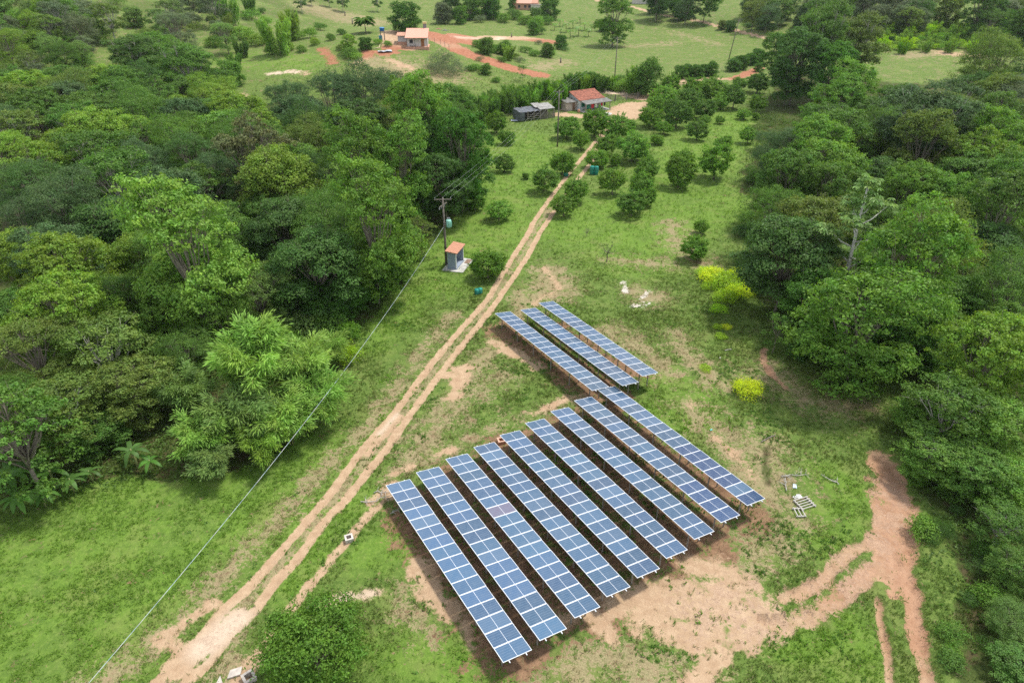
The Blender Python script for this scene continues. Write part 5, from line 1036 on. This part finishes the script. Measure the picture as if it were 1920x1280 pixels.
for x in (0, ln*.5, ln): MB().box(x-.09, x+.09, -.09, .09, -.3, 1.75).build('gate_post', M_POSTW if x == ln*.5 else M_WOOD, root)
for x0, x1 in ((.12, ln*.5-.12), (ln*.5+.12, ln-.12)):
    lf = MB().box(x0, x0+.1, -.03, .03, .2, 1.5).box(x1-.1, x1, -.03, .03, .2, 1.5).build('gate_leaf', M_WOOD, root)
    MB().box(x0+.1, x1-.1, -.028, .028, .25, .37).box(x0+.1, x1-.1, -.028, .028, .6, .72).box(x0+.1, x1-.1, -.028, .028, .95, 1.07).box(x0+.1, x1-.1, -.028, .028, 1.3, 1.42).build('bars', M_WOOD, lf)
for px, py, h, lab in [(1051, 118, 1.6, 'lone dark stump standing in the meadow'), (959, 70, 1.5, 'dark stump standing on the red bank'), (1175, 144, 2.2, 'leafy old stump beside the meadow pole'), (647, 30, 2.0, 'grey dead stump in the pasture'), (661, 46, 2.6, 'broad grey dead stump near the coconut palm')]:
    tag(MB().tube([(0, 0, -.2), (.05, 0, h*.5), (.02, .03, h)], [.32, .24, .16], 7).build('stump', M_BARK, None, True, G(px, py)), lab, 'stump')
# ---- the pink roofed house on the slope
M_PINK = simple('pink_roof_tile', (.66, .36, .27), .9, .12, 5, bump=.2); M_LBRICK = simple('bare_brick', (.52, .29, .20), .9, .35, 2.5); M_LPL = simple('light_plaster', (.58, .54, .50), .9, .12, .8)
g = G(764, 88); _, _, dp = project(g.x, g.y, g.z); sc_ = float(dp)/FPX   # metres per pixel of the photograph there
wd_ = 37*sc_; P2 = empty('slope_house', g, rad(2), 'small pale house with a plain pink roof on the slope by the red earth', 'house')
hh = 17*sc_; dpt = 5.2
MB().box(-.5, wd_+.6, -1.6, dpt+.2, -1.6, .1).build('floor_slab', M_LBRICK, P2)
MB().box(0, wd_, 0, .18, .1, hh).box(wd_-.18, wd_, .18, dpt, .1, hh).box(.18, wd_-.18, dpt-.18, dpt, .1, hh+.3).build('wall', M_LPL, P2)
MB().box(-.0, .18, .182, dpt-.182, .1, hh*1.1).prism([(0, .182, hh*1.1), (0, dpt-.182, hh*1.1), (0, dpt-.182, hh*1.1+.5)], (.18, 0, 0)).build('side_wall', M_LPL, P2)
rfm = MB(); roof_slab(rfm, -.5, wd_+.4, -1.5, hh*.92, dpt+.3, hh*.92+1.9, .1, 22); rfm.build('roof', M_PINK, P2)
dr = MB().box(wd_*.70, wd_*.70+.95, -.05, -.003, .1, 2.2).build('door', simple('orange_door', (.35, .15, .06), .7), P2); MB().box(wd_*.70+.8, wd_*.70+.88, -.09, -.051, 1.1, 1.2).build('handle', M_DARK, dr)
w_ = MB().box(wd_*.12, wd_*.12+1.0, -.05, -.003, 1.0, 2.0).build('window', M_DARK, P2); MB().box(wd_*.12-.08, wd_*.12+1.08, -.08, -.004, .88, .998).build('sill', M_LPL, w_)
MB().box(wd_*.15, wd_*.15+1.7, -.9, -.5, .45, .52).box(wd_*.15, wd_*.15+.08, -.9, -.5, .1, .449).box(wd_*.15+1.62, wd_*.15+1.7, -.9, -.5, .1, .449).build('porch_bench', M_WOOD, P2)
for x in (.0, wd_*.4, wd_+.1): MB().box(x, x+.13, -1.42, -1.29, .1, hh*.93).build('porch_post', M_WOOD, P2)
MB().box(-3.0, -.002, 1.8, 1.98, -.4, 1.2).box(-3.0, -2.82, 1.98, 5.0, -.4, 1.2).build('annex_brick_wall', M_LBRICK, P2); MB().box(-3.0, -.002, 1.8, 1.98, 1.202, 2.9).box(-3.0, -2.82, 1.98, 5.0, 1.202, 2.7).build('annex_upper_wall', simple('block_grey', (.45, .44, .43), .9), P2)
rfm = MB(); roof_slab(rfm, -3.4, -.03, 1.4, 2.85, 5.2, 3.4, .08, 6); rfm.build('annex_roof', M_LBRICK, P2)
MB().box(wd_-1.4, wd_-.4, dpt+.4, dpt+1.4, -1, hh+3.0).build('cistern_tower', simple('dark_block', (.22, .21, .21), .9), P2)
MB().box(wd_-1.5, wd_-.3, dpt+.3, dpt+1.5, hh+3.001, hh+3.5).build('cistern', simple('yellowed_cistern', (.60, .48, .22), .8), P2)
tank(G(718, 76), 2.6, .8, .9, 'blue water tank raised on thin legs beside the pink roofed house', .3)
tg = empty('blue_tank_box', G(714, 75.5), 0, 'teal water drum under the raised tank beside the pink roofed house', 'drum'); MB().lathe([(.5, 0), (.56, .6), (.56, 1.2), (.5, 1.3)], (0, 0, 0), 14).build('body', simple('teal_drum', (.05, .25, .30), .5), tg, True)
P0 = G(735, 78)
tag(MB().tube([Vector((0, 0, .2)), G(722, 80)-P0+Vector((0, 0, .15)), G(713, 84)-P0+Vector((0, 0, .15)), G(711, 90)-P0+Vector((0, 0, .15)), G(700, 93)-P0+Vector((0, 0, .15))], .09, 6).build('pipe', simple('cream_pipe', (.65, .55, .35), .6), None, True, P0), 'cream pipe winding down the red earth beside the pink roofed house', 'pipe')
for px, py, s, lab in [(822, 55, .5, 'heap of red bricks by the road above the red bank'), (834, 58, .7, 'grey rubble heap by the road above the red bank')]:
    r = np.random.default_rng(int(px)); root = empty('brick_heap' if px < 830 else 'rubble_heap', G(px, py), .4, lab, 'heap'); mb = MB()
    for k in range(26): q = r.normal(size=2)*s*1.1; mb.box(-.2, .2, -.12, .12, -.08, .08, rot=Matrix.Rotation(r.random()*3, 3, 'Z')@Matrix.Rotation(r.normal()*.3, 3, 'X'), c=(q[0], q[1], .08+max(0, s*.7-abs(q).sum()*.4)))
    mb.build('bricks' if px < 830 else 'rubble', M_LBRICK if px < 830 else M_CONC, root)
# ---- brick house among trees on the rise
g = G(985, 19); _, _, dp = project(g.x, g.y, g.z); k = float(dp)/FPX
B = empty('brick_house', g, rad(-8), 'red brick house half hidden by trees on the rise', 'house'); w_ = 46*k
MB().box(-w_/2, w_/2, 0, 7, -1, 3.0).prism([(-w_/2, 0, 3.0), (-w_/2, 7, 3.0), (-w_/2, 3.5, 4.6)], (w_, 0, 0)).build('wall', M_LBRICK, B)
rfm = MB(); roof_slab(rfm, -w_/2-.4, w_/2*.5, -.5, 2.85, 3.5, 4.7, .1, 14); roof_slab(rfm, -w_/2-.4, w_/2*.5, 3.5, 4.7, 7.5, 2.85, .1, 14); rfm.build('roof', M_PINK, B)
for x in (-w_*.30, -w_*.05, w_*.12): q = MB().box(x, x+1.1, -.06, -.003, .9, 2.1).build('window', M_DARK, B); MB().box(x-.1, x+1.2, -.1, -.004, .78, .898).build('sill', M_LPL, q)
MB().box(w_*.24, w_*.62, -1.5, -.004, -1, 2.4).build('whitewashed_annex', M_LPL, B); MB().box(w_*.2, w_*.66, -1.8, 1, 2.402, 2.5).build('annex_roof', M_FIBRE, B)
# posts of the ruined sheet building far up the road
root = empty('far_shed', G(1205, 8), rad(-10), 'long pale shed among trees at the very top of the road', 'shed'); _, _, dp = project(root.location.x, root.location.y, root.location.z); k = float(dp)/FPX
MB().box(-20*k, 16*k, 0, 5, 0, 3.2).build('wall', M_LPL, root); rfm = MB(); roof_slab(rfm, -21*k, 17*k, -.6, 3.25, 5.6, 4.0, .1, 16); rfm.build('roof', simple('pale_sheet', (.45, .42, .42), .8), root)
# ------------------------------------------------------------------ the air between
hm, nt, N, L = mat('haze'); o = N.new('ShaderNodeOutputMaterial'); v = N.new('ShaderNodeVolumePrincipled'); v.inputs['Density'].default_value = .00007; v.inputs['Color'].default_value = (.80, .87, .95, 1); v.inputs['Anisotropy'].default_value = .3
L.new(v.outputs[0], o.inputs['Volume'])
x0, x1 = float(GX[0])-5, float(GX[-1])+5; y0, y1 = float(GY[0])-5, float(GY[-1])+5
tag(MB().box(x0, x1, y0, y1, float(gz.min())-1, max(float(gz.max())+18, CAMZ+6)).build('haze', hm), 'faint pale haze over the valley', kind='stuff')
